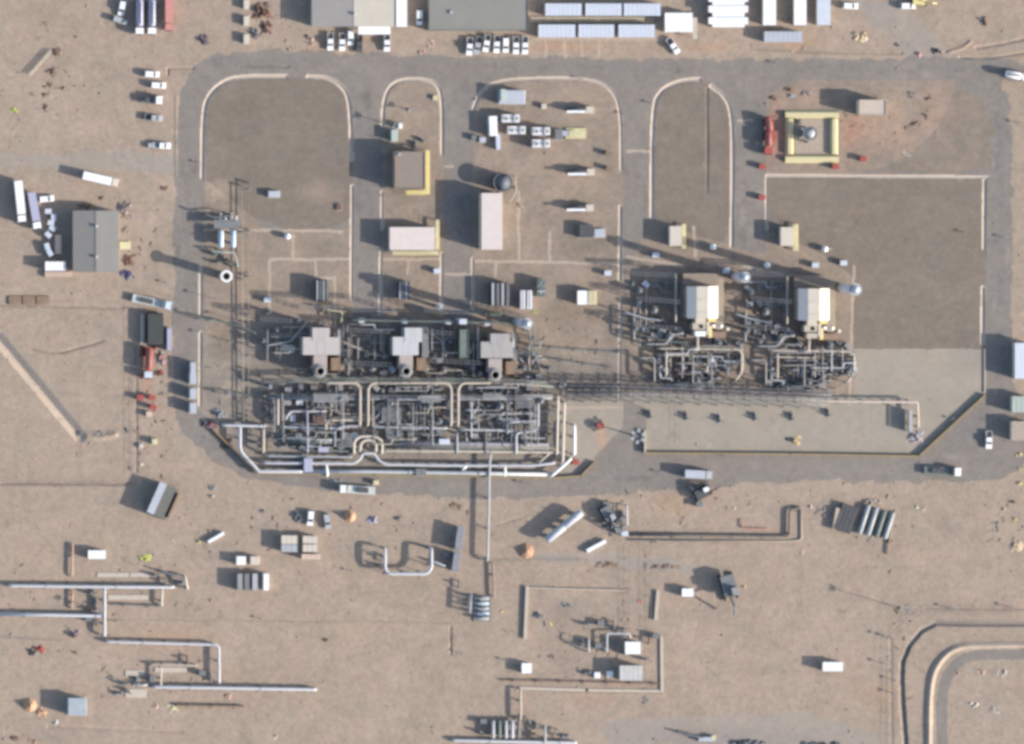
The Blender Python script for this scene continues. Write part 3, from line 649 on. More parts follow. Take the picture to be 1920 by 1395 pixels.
def flat_block(x0, y0, x1, y1, H, label, rm, wm, name='equipment_building', cat='building', parapet=True, units=(), walk=None, deg=0):
    cx, cy = P((x0 + x1) / 2, (y0 + y1) / 2, H); lx, ly = (x1 - x0) * S, (y1 - y0) * S; t = T(name, label, cat, cx, cy, math.radians(-deg))
    b = B(); b.box(0, 0, H / 2 - .1, lx - .2, ly - .2, H + .1); b.obj('wall', wm, t)
    b = B(); b.box(0, 0, H + .02, lx, ly, .14); r = b.obj('roof', rm, t)
    if parapet:
        b = B()
        for sx, sy, a, c in ((0, -1, lx, .16), (0, 1, lx, .16), (-1, 0, .16, ly - .33), (1, 0, .16, ly - .33)): b.box(sx * (lx / 2 - .09), sy * (ly / 2 - .09), H + .19, a, c, .22)
        b.obj('parapet', rm, r)
    for u, v, w, d, h in units:
        b = B(); b.box(u * lx, v * ly, H + h / 2 + .05, w, d, h); b.obj('roof_unit', LGREY, r)
    b = B(); b.box(lx * .1, -ly / 2 + .06, 1.05, 1.1, .1, 2.1); b.obj('door', DGREY, t)
    b = B(); b.box(-lx * .25, -ly / 2 + .06, 1.9, 1.4, .1, .8); b.obj('window', GLASS, t)
    for (a0, b0, a1, b1, z) in (walk or ()):
        X0, Y0 = P(a0, b1, z); X1, Y1 = P(a1, b0, z); w = B(); mx, my = (X0 + X1) / 2 - cx, (Y0 + Y1) / 2 - cy; lw, dw = X1 - X0, Y1 - Y0
        w.box(mx, my, z, lw, dw, .12)
        for sx in (-1, 1):
            for sy in (-1, 1): w.box(mx + sx * (lw / 2 - .1), my + sy * (dw / 2 - .1), z / 2, .12, .12, z)
        o = w.obj('walkway', PYEL if ('pale' in label or 'cube' in label) else YEL, t)
        w = B()
        if lw > dw: w.box(mx, my - dw / 2 + .05, z + 1.0, lw, .08, .08); w.box(mx, my - dw / 2 + .05, z + .5, lw, .06, .06)
        else: w.box(mx + lw / 2 - .05, my, z + 1.0, .08, dw, .08); w.box(mx + lw / 2 - .05, my, z + .5, .06, dw, .06)
        w.obj('handrail', YEL, o)
    return t
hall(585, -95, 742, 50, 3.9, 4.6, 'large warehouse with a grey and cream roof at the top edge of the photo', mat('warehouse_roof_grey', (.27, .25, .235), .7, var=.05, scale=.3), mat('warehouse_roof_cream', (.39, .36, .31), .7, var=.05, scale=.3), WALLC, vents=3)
flat_block(743, -60, 763, 50, 4.2, 'narrow white annex along the east side of the cream warehouse', WHITE, WALLC, 'warehouse_annex', parapet=False)
x, y = P(702, 57, 3.2); t = T('entrance_awning', 'white awning over the door of the cream warehouse', 'awning', x, y)
b = B(); b.box(0, 0, 3.2, 60 * S, 15 * S, .12); b.obj('canopy', WHITE, t)
for u in (-4.4, 0, 4.4): b = B(); b.box(u, -1.0, 1.55, .15, .15, 3.2); b.obj('post', LGREY, t)
flat_block(805, -60, 990, 58, 2.7, 'wide flat grey roofed block beside the row of cabins', mat('flat_roof_grey', (.20, .195, .178), .85, var=.06, scale=.25), WALLC, 'flat_roofed_store', units=((.1, .1, 1.2, .9, .6), (-.28, -.2, .9, .9, .5)))
hall(137, 395, 222, 510, 4.0, 4.7, 'grey gabled workshop in the western desert with a scrap yard behind', WROOF, WROOF2, WALLC, name='workshop', vents=2)
flat_block(740, 284, 797, 354, 5.5, 'brown flat roofed block with yellow walkway round two sides', TANR, mat('tan_wall', (.25, .20, .17), .8), 'switchgear_building', walk=((797, 282, 805, 364, 3.4), (762, 357, 797, 365, 3.4)), units=((-.35, .42, 1.0, .7, .5),))
flat_block(903, 362, 942, 468, 5.8, 'tall narrow block with pale pink roof beside a dark tank', PINKR, WALLC, 'tower_block', parapet=False)
flat_block(731, 426, 815, 469, 3.7, 'low pink white roofed hut with pale walkway along its south side', PINKR, WALLC, 'control_hut', parapet=False, walk=((736, 471, 822, 478, 1.6), (816, 412, 823, 468, 1.6)))
flat_block(1611, 187, 1661, 216, 4.7, 'small cream flat roofed hut beside the yellow square basin', mat('cream_roof', (.42, .35, .29), .75, var=.06), WALLC, 'generator_hut')
flat_block(1256, 424, 1278, 461, 3.3, 'western one of two small white cube huts north of the twin roofed halls', CREAM, WALLC, 'battery_hut', parapet=False, walk=((1278, 420, 1285, 466, 1.2),))
flat_block(1464, 426, 1487, 461, 3.3, 'eastern one of two small white cube huts north of the twin roofed halls', CREAM, WALLC, 'battery_hut', parapet=False, walk=((1487, 420, 1496, 470, 1.2),))
flat_block(1903, 643, 1935, 710, 4.0, 'white block cut by the right edge of the photo', CABW, WALLC, 'white_store', parapet=False)
cabin(1915, 758, 34, 30, 3.2, 'pale green box on the right edge, south of the white block', roof=mat('pale_green_roof', (.33, .37, .33)))
cabin(1914, 808, 34, 36, 3.2, 'plain tan box on the right edge above the yellow crates', roof=mat('tan_box_roof', (.33, .27, .22)))
for i, (x0, x1) in enumerate(((1023, 1091), (1098, 1166), (1170, 1239))):
    cabin((x0 + x1) / 2, 18, x1 - x0, 23, 2.9, ('west', 'middle', 'east')[i] + 'ern cabin in the upper row of three white cabins at the top', 'paired rows of white cabins', CABW)
for i, (x0, x1) in enumerate(((1010, 1079), (1085, 1152), (1160, 1228))):
    cabin((x0 + x1) / 2, 58, x1 - x0, 24, 2.9, ('west', 'middle', 'east')[i] + 'ern cabin in the lower row of three white cabins facing the road', 'paired rows of white cabins', CABW)
b = B(); x, y = P(1110, 37); b.box(0, 0, .3, 232 * S, 11 * S, .35)
for i in range(14): b.box((-.48 + i * .074) * 232 * S, -5.2 * S, .8, .08, .08, .9)
t = T('timber_walkway', 'timber walkway between the two rows of white cabins', 'walkway', x, y); b.obj('deck', mat('bleached_timber', (.34, .29, .22), .85), t)
b = B(); b.box(0, -5.3 * S, 1.25, 232 * S, .08, .08); b.obj('handrail', CREAM2, t)
cabin(1273, 42, 52, 36, 3.0, 'single larger white cabin with a tan porch on its east side', roof=WHITE)
b = B(); x, y = P(1303, 53, 2.2); b.box(0, 0, 2.2, 9 * S, 40 * S, .1); t = T('porch_roof', 'tan porch roof beside the single larger white cabin', 'porch', x, y); b.obj('canopy', CREAM2, t)
for u in (-3, 0, 3): b = B(); b.box(.5, u, 1.05, .12, .12, 2.2); b.obj('post', BROWN, t)
for i, yy in enumerate((-6, 14, 36)):
    cabin(1366, yy + 3, 74, 13, 2.9, ('top', 'middle', 'bottom')[i] + ' one of three stacked white cabins forming a toothed white block', 'toothed white cabin block', WHITE)
cabin(1366, 18, 60, 66, 2.6, 'white linking hall running under the toothed white cabin block', roof=WHITE, name='linking_hall')
for i, (x0, x1) in enumerate(((1431, 1455), (1489, 1512), (1532, 1557))):
    cabin((x0 + x1) / 2, 12, x1 - x0, 70, 2.8, ('westernmost', 'middle', 'easternmost')[i] + ' of three long upright white cabins near the northeast track', 'long upright white cabins', WHITE if i < 2 else CABW)
cabin(1469, 69, 71, 20, 2.6, 'grey blue long cabin below the upright white cabins', roof=CABW2)
cabin(104, 499, 38, 17, 2.8, 'white cabin at the southwest corner of the workshop', roof=WHITE)
container(1500 - 1391, 513 + 1, 50, 10, 'tan deck container below the white workshop cabin', mat('tan_container', (.40, .31, .25)), H=1.0, name='timber_deck', cat='deck')
cabin(182, 1040, 33, 16, 2.4, 'white cabin beside the brown pipe pair in the southwest', roof=WHITE)
cabin(1562, 1250, 38, 17, 2.6, 'lone white cabin in the open desert west of the pond bank', roof=WHITE)
cabin(1187, 1215, 29, 23, 3.2, 'cream white box in the walled compound next to the pipe loops', roof=WHITE)
cabin(1184, 1262, 43, 28, 3.4, 'pale grey cabin at the southern end of the walled compound', roof=mat('pale_grey_roof', (.43, .42, .40)))
cabin(988, 1253, 19, 19, 2.0, 'small white cube hut outside the southwest side of the compound', roof=WHITE, name='guard_hut')
cabin(1290, 1111, 22, 15, 2.2, 'small white cabin east of the compound wall', roof=WHITE)
kiosk(1120, 1266, 11, 11, 1.6, 'left of two tiny white boxes west of the pale grey cabin', WHITE)
kiosk(1144, 1264, 11, 11, 1.6, 'right of two tiny white boxes west of the pale grey cabin', WHITE)
kiosk(145, 1325, 35, 33, 3.6, 'grey blue box hut beside the orange tent in the southwest corner', mat('grey_blue_roof', (.30, .33, .36)), name='pump_hut', cat='hut')
for i, (x0, lab, m) in enumerate(((452, 'left', WHITE), (478, 'right', CREAM))):
    kiosk(x0, 1051, 17, 16, 2.2, lab + ' one of two white cube tanks north of the striped containers', m, name='cube_tank', cat='tank')
for i, x0 in enumerate((450, 463, 478, 499)):
    container(x0, 1091, 31, 10, ORD[i] + ' from the west of four narrow containers standing side by side', (MGREY, GREY, LGREY, WHITE)[i], deg=90, group='striped containers in the southwest yard')
for i, (x0, y0, w, d, m) in enumerate(((543, 1012, 30, 16, CREAM), (582, 1012, 28, 14, CREAM), (543, 1028, 30, 14, LGREY), (582, 1028, 28, 14, CREAM), (584, 1044, 36, 10, mat('pink_panel', (.5, .38, .30))))):
    cabin(x0, y0, w, d, 2.6, ('upper left', 'upper right', 'lower left', 'lower right', 'pink southernmost')[i] + ' box of the cream cabin cluster south of the depot', 'cream cabin cluster', m, deg=1)

rh = random.Random(21)
def thin_pipes(bay, x0, x1, y0, y1, n, seed, z0=1.2, z1=4.2):
    """small-bore lines with square bends that thread between the big ones"""
    rp = random.Random(seed); across = sorted(rp.uniform(y0, y1) for _ in range(n)); along = sorted(rp.uniform(x0, x1) for _ in range(n)); cols = ((PWD, 'dull'), (LGREY, 'grey'), (CREAM2, 'cream'), (MGREY, 'dark grey'), (PWHITE, 'pale'))
    for q, yy in enumerate(across[:12]):
        a = rp.uniform(x0, x0 + (x1 - x0) * .5); c = min(x1, a + rp.uniform(.3, .7) * (x1 - x0)); m_, w_ = rp.choice(cols); d_ = rp.choice((-1, 1)) * rp.uniform(5, 13); k_ = a + (c - a) * rp.uniform(.4, .8)
        pipe([(a, yy), (k_, yy), (k_, yy + d_), (c, yy + d_)], rp.uniform(z0, z1), rp.uniform(.1, .2), m_, f'thin {w_} crosswise line, {ORD[q]} from the top {bay}', f'thin lines {bay}', flang=False, step=9)
    for q, xx in enumerate(along[:12]):
        a = rp.uniform(y0, y0 + (y1 - y0) * .4); c = min(y1, a + rp.uniform(.35, .7) * (y1 - y0)); m_, w_ = rp.choice(cols)
        pipe([(xx, a), (xx, c)], rp.uniform(z0, z1), rp.uniform(.1, .2), m_, f'thin {w_} upright line, {ORD[q]} from the left {bay}', f'thin lines {bay}', flang=False, step=9)
KM = [('valve_grey', k_valve(MGREY, GREY)), ('valve_green', k_valve(GREEN, MGREY)), ('unit_grey', k_unit(GREY, MGREY)), ('pump_grey', k_pump(GREY)), ('pump_green', k_pump(GREEN, GREY)),
      ('valve_rust', k_valve(RUST, GREY)), ('unit_dark', k_unit(DGREY, GREY)), ('valve_lav', k_valve(LAV, LGREY)), ('unit_pale', k_unit(CABW2, CABW)), ('valve_white', k_valve(WHITE, PWHITE))]
KN = {'valve_grey': 'grey valve', 'valve_green': 'green valve', 'unit_grey': 'grey box', 'pump_grey': 'grey pump', 'pump_green': 'green pump', 'valve_rust': 'rusty valve', 'unit_dark': 'dark box', 'valve_lav': 'lavender valve', 'unit_pale': 'pale box', 'valve_white': 'white valve'}
# ------------------------------------------------------------------ the twin-roofed turbine halls on the right
def turbine_hall(x0, y0, which):
    H = 8.0; cx, cy = P(x0 + 30, y0 + 30, H); t = T('generator_hall', f'{which} generator hall with a grey, cream and bright three band roof', 'building', cx, cy)
    hl = 30 * S
    b = B(); b.prof([(-29 * S, 0), (27 * S, 0), (27 * S, 6.9), (9 * S, H - .05), (-13 * S, H - .05), (-29 * S, 6.9)], -hl + .15, hl - .15); b.obj('wall', CREAM2, t)
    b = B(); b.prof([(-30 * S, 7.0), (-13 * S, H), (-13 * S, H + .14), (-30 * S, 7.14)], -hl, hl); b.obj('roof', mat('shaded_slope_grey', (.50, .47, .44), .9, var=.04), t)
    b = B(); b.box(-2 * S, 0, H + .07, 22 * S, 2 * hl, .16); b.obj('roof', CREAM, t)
    b = B(); b.prof([(9.2 * S, H), (28 * S, 7.0), (28 * S, 7.14), (9.2 * S, H + .14)], -hl, hl); b.obj('roof', BRIGHT, t)  # sun-facing slope, its stronger light also put into the colour
    for u in (-.6, .2): b = B(); b.box(-2 * S, u * hl, H + .2, 20 * S, .12, .1); b.obj('roof_seam', CREAM2, t)
    b = B(); b.box(36 * S, -.5, 2.6, 14 * S, 2 * hl + 6, .2)
    for yy in (-6.5, -2, 2.5, 5.5): b.box(40 * S, yy, 1.3, .15, .15, 2.6)
    o = b.obj('walkway', mat('deck_tan', (.28, .235, .19)), t)
    b = B(); b.box(42.5 * S, -.5, 3.7, .08, 2 * hl + 5, .08); b.obj('handrail', YEL, o)
    b = B(); b.box(0, hl + 2.0, 3.6, 66 * S, 3.6, .2); b.box(-5, hl + 2, 1.8, .2, 3, 3.6); b.box(5, hl + 2, 1.8, .2, 3, 3.6); b.obj('platform', mat('deck_brown', (.24, .19, .15)), t)
    # exhaust duct, hatch and small units south of the hall
    tt = T('gas_turbine', f'{which} gas turbine train south of its generator hall, white duct and dark hatch', 'gas turbine', *P(x0 + 32, y0 + 76, 4)); 
    b = B(); b.box(-1.6, 2.2, 3.3, 3.0, 2.2, 6.6); b.obj('duct', CREAM, tt)
    b = B(); b.box(-1.9, .2, 2.9, 3.8, 2.0, 5.6); o = b.obj('enclosure', CREAM2, tt)
    b = B(); b.box(-1.3, .2, 5.75, 1.1, 1.1, .12); b.obj('hatch', BLACK, o)
    b = B(); b.box(-1.4, -2.0, 2.6, 3.2, 1.6, 5.0); b.obj('silencer', WHITE if which == 'western' else CREAM2, tt)
    b = B(); b.box(.9, -.3, 2.7, .9, 3.6, 5.0); b.obj('cable_duct', CREAM, tt)
    b = B(); b.box(2.4, 2.2, 3.2, 2.4, 1.6, .2); b.box(1.9, -1.5, 3.0, 1.0, 3.4, .15); b.box(2.4, 2.9, 1.6, .12, .12, 3.2); b.box(3.4, 1.6, 1.6, .12, .12, 3.2); b.obj('walkway', YEL, tt)
    for i, (u, v) in enumerate(((2.9, .3), (5.2, .2), (7.0, -.6))): b = B(); b.cyl(u, v, 0, 2.6, .55, n=12); b.cyl(u, v, 2.6, 2.9, .7, .3, n=12); b.obj('filter_pot', WHITE if i < 2 else CREAM, tt, True)
    b = B(); b.box(4, -2.4, .9, 5.5, 2.0, 1.6); b.obj('oil_skid', mat('brown_skid', (.24, .17, .13), .8, var=.3), tt)
    b = B(); b.tube([(-2.0, -2.8, 3.2), (-2.0, -6.5, 3.2), (-4.5, -6.5, 3.2), (-4.5, -6.5, 0)], .45, 10); b.obj('pipe', CREAM2, tt, True)
    # scaffold of pipework west of the hall, deep in its shade
    for i in range(5):
        xx, yy = x0 - 80 + 16 * i, y0 + 82 + (i % 2) * 9
        make('unit_grey', k_unit(GREY, MGREY), xx, yy, 10 * i, f'{ORD[i]} grey valve cabinet from the west, southwest of the {which} generator hall')
    for r_, (yy, xa, xb) in enumerate(((y0 - 4, -105, -40), (y0 + 30, -100, -36), (y0 + 60, -104, -30), (y0 + 74, -70, -20), (y0 + 90, -62, 0), (y0 + 104, -10, 100), (y0 + 138, -70, 110), (y0 + 160, -50, 90), (y0 + 174, -60, 70), (y0 + 186, -40, 60))):
        q = 0; xx = x0 + xa + rh.uniform(0, 10)
        while xx < x0 + xb and q < 12:
            kn, kb = rh.choices(KM, (5, 3, 4, 3, 2, 2, 4, 1, .3, .2))[0]
            make(kn, kb, xx, yy + rh.uniform(-4, 4), rh.choice((0, 90, 45)), f'{KN[kn]}, {ORD[q]} from left in the {ORD[r_]} row down round the {which} generator hall', f'small fittings round the {which} generator hall')
            xx += rh.uniform(14, 26); q += 1
    for q, (u, v, hh, rr) in enumerate(((-88, 8, 4.0, .6), (-60, 44, 5.0, .7), (-96, 78, 4.4, .6), (-34, 96, 3.6, .8), (-72, 100, 4.6, .5), (60, 106, 3.4, .7), (96, 140, 3.2, .6), (-50, 150, 3.6, .6), (20, 176, 3.8, .7))):
        X_, Y_ = P(x0 + u, y0 + v, hh); vv = T('upright_vessel', f'{ORD[q]} slim upright vessel clockwise round the {which} generator hall pipework', 'vessel', X_, Y_, 0, f'upright vessels by the {which} hall')
        b = B(); b.cyl(0, 0, .3, hh - .4, rr, n=12); b.cyl(0, 0, hh - .4, hh, rr, rr * .35, 12); b.obj('shell', (MGREY, PWD, GREY)[q % 3], vv, True)
        b = B(); b.ring(0, 0, hh - 1.0, hh - .9, rr + .45, rr, 12); b.obj('platform', GREY, vv)
        b = B(); b.box(rr + .15, 0, hh / 2, .08, .4, hh); b.obj('ladder', MGREY, vv)
    pipe([(x0 - 78, y0 + 108), (x0 - 40, y0 + 108), (x0 - 30, y0 + 90), (x0 - 8, y0 + 88)], 4.6, .3, MGREY, f'high grey pipe stepping toward the {which} generator hall')
    pipe([(x0 - 90, y0 + 134), (x0 - 62, y0 + 134), (x0 - 62, y0 + 180)], 3.4, .26, PWD, f'dull hooked pipe at the far west of the {which} loop')
    pipe([(x0 - 30, y0 + 184), (x0 + 30, y0 + 182), (x0 + 60, y0 + 170)], 3.0, .26, GREY, f'dark crossing pipe under the {which} loop')
    pipe([(x0 + 10, y0 + 128), (x0 + 10, y0 + 182)], 3.6, .22, PWD, f'thin dull riser inside the {which} loop'); pipe([(x0 + 44, y0 + 124), (x0 + 46, y0 + 176)], 3.2, .22, MGREY, f'thin grey riser inside the {which} loop')
    pipe([(x0 + 66, y0 + 150), (x0 + 92, y0 + 148), (x0 + 104, y0 + 130)], 2.6, .22, GREY, f'dark bent pipe in the east of the {which} loop')
    a = x0 - 60
    pipe([(a + 5, y0 + 116), (a + 155, y0 + 118), (a + 163, y0 + 126), (a + 163, y0 + 158), (a + 150, y0 + 176)], 2.6, .34, CREAM2, f'big cream pipe loop south of the {which} generator hall', fr=4)
    pipe([(a + 12, y0 + 128), (a + 92, y0 + 130)], 2.2, .3, CREAM2, f'short cream pipe inside the loop south of the {which} generator hall')
    pipe([(a + 8, y0 + 126), (a + 8, y0 + 172), (a + 30, y0 + 172), (a + 30, y0 + 188)], 2.4, .3, LGREY, f'grey pipe dropping west of the loop by the {which} generator hall')
    pipe([(a + 20, y0 + 122), (a + 20, y0 + 168)], 3.2, .3, CREAM2, f'upright cream pipe west part of the loop by the {which} generator hall')
    pipe([(a + 40, y0 + 144), (a + 88, y0 + 143), (a + 96, y0 + 150)], 1.8, .28, CREAM2, f'lowest cream pipe inside the loop by the {which} generator hall')
    pipe([(a + 60, y0 + 105), (a + 30, y0 + 104), (a - 30, y0 + 92)], 3.0, .2, GREEN, f'thin green pipe in the shade of the {which} generator hall')
    pipe([(a - 58, y0 + 48), (a - 18, y0 + 60), (a + 10, y0 + 64)], 3.4, .26, LGREY, f'pale pipe slanting through the shade west of the {which} generator hall', ends='dd')
    pipe([(a + 84, y0 + 150), (a + 84, y0 + 196)], 1.8, .24, GREY, f'dark riser pipe south of the {which} generator hall loop')
    for i, (u, v, g) in enumerate(((50, 152, 0), (72, 153, 5), (110, 145, 80), (128, 152, 10), (100, 166, 60), (46, 108, 0), (26, 100, 90), (118, 122, 0))):
        make('valve_grey' if i % 2 else 'valve_lav', k_valve(MGREY if i % 2 else LAV, GREY), a + u, y0 + v, g, f'{ORD[i]} valve counted clockwise among the loop pipes by the {which} generator hall', 'valves round the generator hall loops')
    for i, (u, v) in enumerate(((58, 178), (76, 185), (96, 176), (44, 186))):
        make('pump_grey', k_pump(GREY), a + u, y0 + v, 90 * (i % 2), f'{ORD[i]} dark pump from the loop, north of the trestle by the {which} generator hall', 'pumps north of the trestle')
    pipe([(x0 - 100, y0 + 46), (x0 - 100, y0 + 100)], 3.0, .22, LGREY, f'upright thin pipe on the far west side of the {which} generator hall')
    pipe([(x0 - 22, y0 - 22), (x0 - 22, y0 + 66)], 4.2, .28, CREAM2, f'brownish pipe along the shaded west wall of the {which} generator hall')
turbine_hall(1289, 537, 'western'); turbine_hall(1498, 541, 'eastern')

# ------------------------------------------------------------------ the three older gas turbine units on the left
def old_unit(cx, cy, i):
    w = ('western', 'middle', 'eastern')[i]; H = 7.4; m = (mat('tan_white_panel', (.39, .355, .335), .6, var=.05), mat('white_panel', (.42, .415, .415), .6, var=.04), mat('grey_panel', (.31, .295, .28), .6, var=.05))[i]
    X, Y = P(cx, cy, H); t = T('turbine_intake_house', f'{w} of three old turbine intake houses with stepped pale roof', 'air intake', X, Y)
    s = S
    b = B()
    if i == 0: parts = ((0, 12, 32, 28), (0, -8, 67, 33))
    elif i == 1: parts = ((12, 11, 32, 30), (-2, -8, 48, 34))
    else: parts = ((8, 10, 36, 24), (2, -8, 60, 30))
    for k, (u, v, a, c) in enumerate(parts):
        b = B(); b.box(u * s, v * s + (k == 0) * .3, (H - .1 * k) / 2, a * s, c * s - (k == 0) * .5, H - .1 * k); b.obj('filter_box', m, t)
        b = B()
        for q in (1, 2): b.box((u + (q - 1.5) * a / 4.4) * s, v * s, H + .02 - .1 * k, .06, c * s * .92, .03)
        b.obj('roof_seam', m, t)
    b = B(); b.box(-.2, -(37) * s, 3.6, 26 * s, 26 * s, 6.8); b.box(-.2, -(37) * s, 7.05, 24 * s, 24 * s, .1); b.obj('duct', mat('pinkish_duct', (.34, .29, .265), .7, var=.1), t)
    b = B(); b.box(-14 * s - .3, -30 * s, 2.1, 2 * s, 30 * s, 4.2); b.obj('ladder_panel', RUST, t)
    b = B(); b.box(30 * s, -42 * s, 2.6, 20 * s, 26 * s, 5.2, taper=.9); b.obj('shadow_box', BROWN, t)  # side box added at this height to deepen the shade westward
    b = B(); b.box(38 * s, -4 * s, 3.1, 6 * s, 56 * s, .2); b.box(38 * s, 20 * s, 1.5, .2, .2, 3.1); b.box(38 * s, -28 * s, 1.5, .2, .2, 3.1); b.obj('walkway', MGREY, t)
    x2, y2 = P(cx - 1, cy + 55, 7.8); st = T('exhaust_stack', f'round open exhaust stack south of the {w} old turbine intake house', 'exhaust stack', x2, y2)
    b = B(); b.ring(0, 0, -.1, 7.8, 1.5, 1.05, 20); b.obj('shell', PWD, st, True)
    b = B(); b.ring(0, 0, 7.4, 7.55, 2.0, 1.5, 20); b.obj('platform', MGREY, st)
    b = B(); b.cyl(0, 0, .4, .8, 1.06, n=16); b.obj('silencer', RUST, st)
    for a in (.8, 2.3, 4.0, 5.4): b = B(); b.tube([(1.9 * math.cos(a), 1.9 * math.sin(a), 4.7), (3.4 * math.cos(a), 3.4 * math.sin(a), 0)], .16, 6); b.obj('brace', CREAM2, st)
def uprights(lst, where):
    for q, (u, v, hh, rr, mm) in enumerate(lst):
        X_, Y_ = P(u, v, hh); vv = T('upright_vessel', f'{ORD[q]} upright vessel from the left {where}', 'vessel', X_, Y_, 0, 'upright vessels ' + where)
        b = B(); b.cyl(0, 0, .3, hh - .4, rr, n=12); b.cyl(0, 0, hh - .4, hh, rr, rr * .35, 12); b.obj('shell', mm, vv, True)
        b = B(); b.ring(0, 0, hh - 1.0, hh - .9, rr + .45, rr, 12); b.obj('platform', GREY, vv)
        b = B(); b.box(rr + .15, 0, hh / 2, .08, .4, hh); b.obj('ladder', MGREY, vv)
uprights(((640, 688, 4.6, .8, BROWN), (652, 660, 3.2, .6, LGREY), (690, 664, 4.0, .5, GREY), (700, 690, 3.6, .7, PWD), (722, 668, 4.4, .6, MGREY)), 'between the western and middle intake houses')
uprights(((800, 690, 4.6, .8, BROWN), (815, 668, 3.4, .6, MGREY), (834, 694, 4.0, .6, PWD), (846, 640, 5.2, .5, GREY), (888, 688, 4.4, .6, GREY), (902, 700, 3.4, .6, MGREY)), 'between the middle and eastern intake houses')
uprights(((962, 684, 4.2, .9, BROWN), (984, 690, 3.4, .6, MGREY), (1004, 672, 3.8, .5, PWD), (1030, 690, 3.0, .6, GREY)), 'east of the eastern intake house')
uprights(((505, 585, 3.6, .5, GREY), (520, 620, 4.2, .5, MGREY), (494, 640, 4.4, .6, GREY), (560, 600, 5.0, .5, GREY)), 'in the shade west of the western intake house')
uprights(((506, 724, 4.2, .6, MGREY), (512, 752, 4.0, .5, GREY), (640, 748, 4.4, .6, MGREY), (735, 756, 4.4, .6, MGREY), (806, 762, 4.8, .7, GREY), (826, 790, 4.0, .5, PWD), (890, 790, 4.4, .6, GREY), (940, 762, 4.6, .7, MGREY), (985, 830, 3.6, .6, GREY), (1016, 752, 4.2, .6, MGREY)), 'standing among the central pipework')
pipe([(640, 640), (700, 665), (730, 668)], 2.2, .3, CREAM2, 'cream pipe slanting between the western and middle intake houses')
pipe([(575, 604), (545, 640), (500, 648)], 4.4, .2, LGREY, 'thin pale pipe slanting down through the western shade')
pipe([(640, 604), (642, 585), (610, 580)], 3.0, .2, PYEL, 'thin yellow bent pipe north of the western intake house')
pipe([(812, 628), (830, 640), (836, 668)], 2.6, .3, CREAM2, 'cream curved pipe east of the middle intake house')
pipe([(1000, 612), (1002, 660), (1015, 700)], 2.4, .18, GREY, 'thin dark pipe curving south beside the eastern stack')
pipe([(1010, 650), (1160, 662)], 1.0, .14, GREY, 'thin dark line crossing the plain yard east of the intake houses'); pipe([(1030, 672), (1150, 690)], 1.0, .14, GREY, 'second thin dark line lower down the plain eastern yard')
def gantry(u0, v0, u1, v1, hh, label, m=GREY):  # lattice frames added to throw patchy shadows to the west
    X0_, Y0_ = P(u0, v0, hh); X1_, Y1_ = P(u1, v1, hh); L_ = math.hypot(X1_ - X0_, Y1_ - Y0_); g = T('shadow_gantry', label, 'gantry', (X0_ + X1_) / 2, (Y0_ + Y1_) / 2, math.atan2(Y1_ - Y0_, X1_ - X0_))
    b = B()
    for sy in (-.45, .45): b.box(0, sy, hh, L_, .14, .14); b.box(0, sy, hh - .9, L_, .14, .14)
    for k in range(max(2, int(L_ / 1.2))): q = -L_ / 2 + (k + .5) * L_ / max(2, int(L_ / 1.2)); b.box(q, 0, hh, .1, .9, .1); b.box(q, .45, hh - .45, .1, .1, .9); b.box(q, -.45, hh - .45, .1, .1, .9)
    b.obj('beam', m, g)
    for sx in (-1, 1):
        b = B()
        for sy in (-.45, .45): b.box(sx * L_ / 2, sy, hh / 2, .22, .22, hh)
        for k in range(int(hh)): b.box(sx * L_ / 2, 0, k + .5, .12, .9, .12)
        b.obj('leg', m, g)
for q, (u0, v0, u1, v1, hh) in enumerate(((560, 575, 640, 578, 6.5), (660, 580, 740, 582, 7.0), (800, 582, 905, 586, 7.5), (920, 590, 985, 594, 6.5), (492, 598, 548, 602, 6.5), (646, 618, 730, 622, 6.0), (800, 622, 856, 626, 7.0), (648, 680, 735, 684, 6.0), (810, 676, 900, 680, 6.0), (960, 660, 1010, 664, 5.0))):
    gantry(u0, v0, u1, v1, hh, f'{ORD[q]} added shadow gantry reading left to right and down around the old intake houses')
for q, (u0, v0, u1, v1, hh) in enumerate(((1185, 512, 1268, 516, 6.0), (1200, 560, 1275, 566, 6.5), (1190, 610, 1270, 616, 6.5), (1400, 512, 1480, 516, 6.0), (1415, 560, 1485, 566, 6.5), (1400, 612, 1480, 618, 6.5))):
    gantry(u0, v0, u1, v1, hh, f'{("upper", "middle", "lower")[q % 3]} added shadow gantry in the shade west of the {("western", "eastern")[q // 3]} generator hall')
for q, (u, v) in enumerate(((395, 600), (400, 560), (395, 690), (430, 640), (440, 600))):
    mast(u, v, (5, 4, 4.5, 5.5, 4)[q], ORD[q] + ' slim pole among the western trestle yard, south of the ringed stack', 'slim_pole', 'pole', None, 2, .12, False, .6)
old_unit(602, 641, 0); old_unit(763, 641, 1); old_unit(930, 648, 2)
flat_block(541, 646, 549, 660, 2.2, 'small cream box in the shade west of the western intake house', CREAM, CREAM, 'junction_box', 'equipment box', parapet=False)
kiosk(540, 653, 26, 13, 2.6, 'cream panel box between the shadows west of the first intake house', CREAM, deg=12)
t = flat_block(862, 618, 879, 672, 7.6, 'narrow green grey tower with a white cap between two intake houses', GREEN, GREEN, 'lube_oil_tower', 'equipment tower')
kiosk(868, 603, 14, 10, 7.0, 'white cap box just north of the narrow green grey tower', CABW)
t = kiosk(797, 642, 12, 56, 6.5, 'dark grilled frame box beside the white middle intake house', GREY)
pipe([(660, 600), (760, 602), (850, 603), (985, 607), (992, 625), (1000, 665)], 5.0, .26, GREEN, 'long thin green busbar duct running above the three intake houses', name='busbar_duct', cat='duct', step=12)
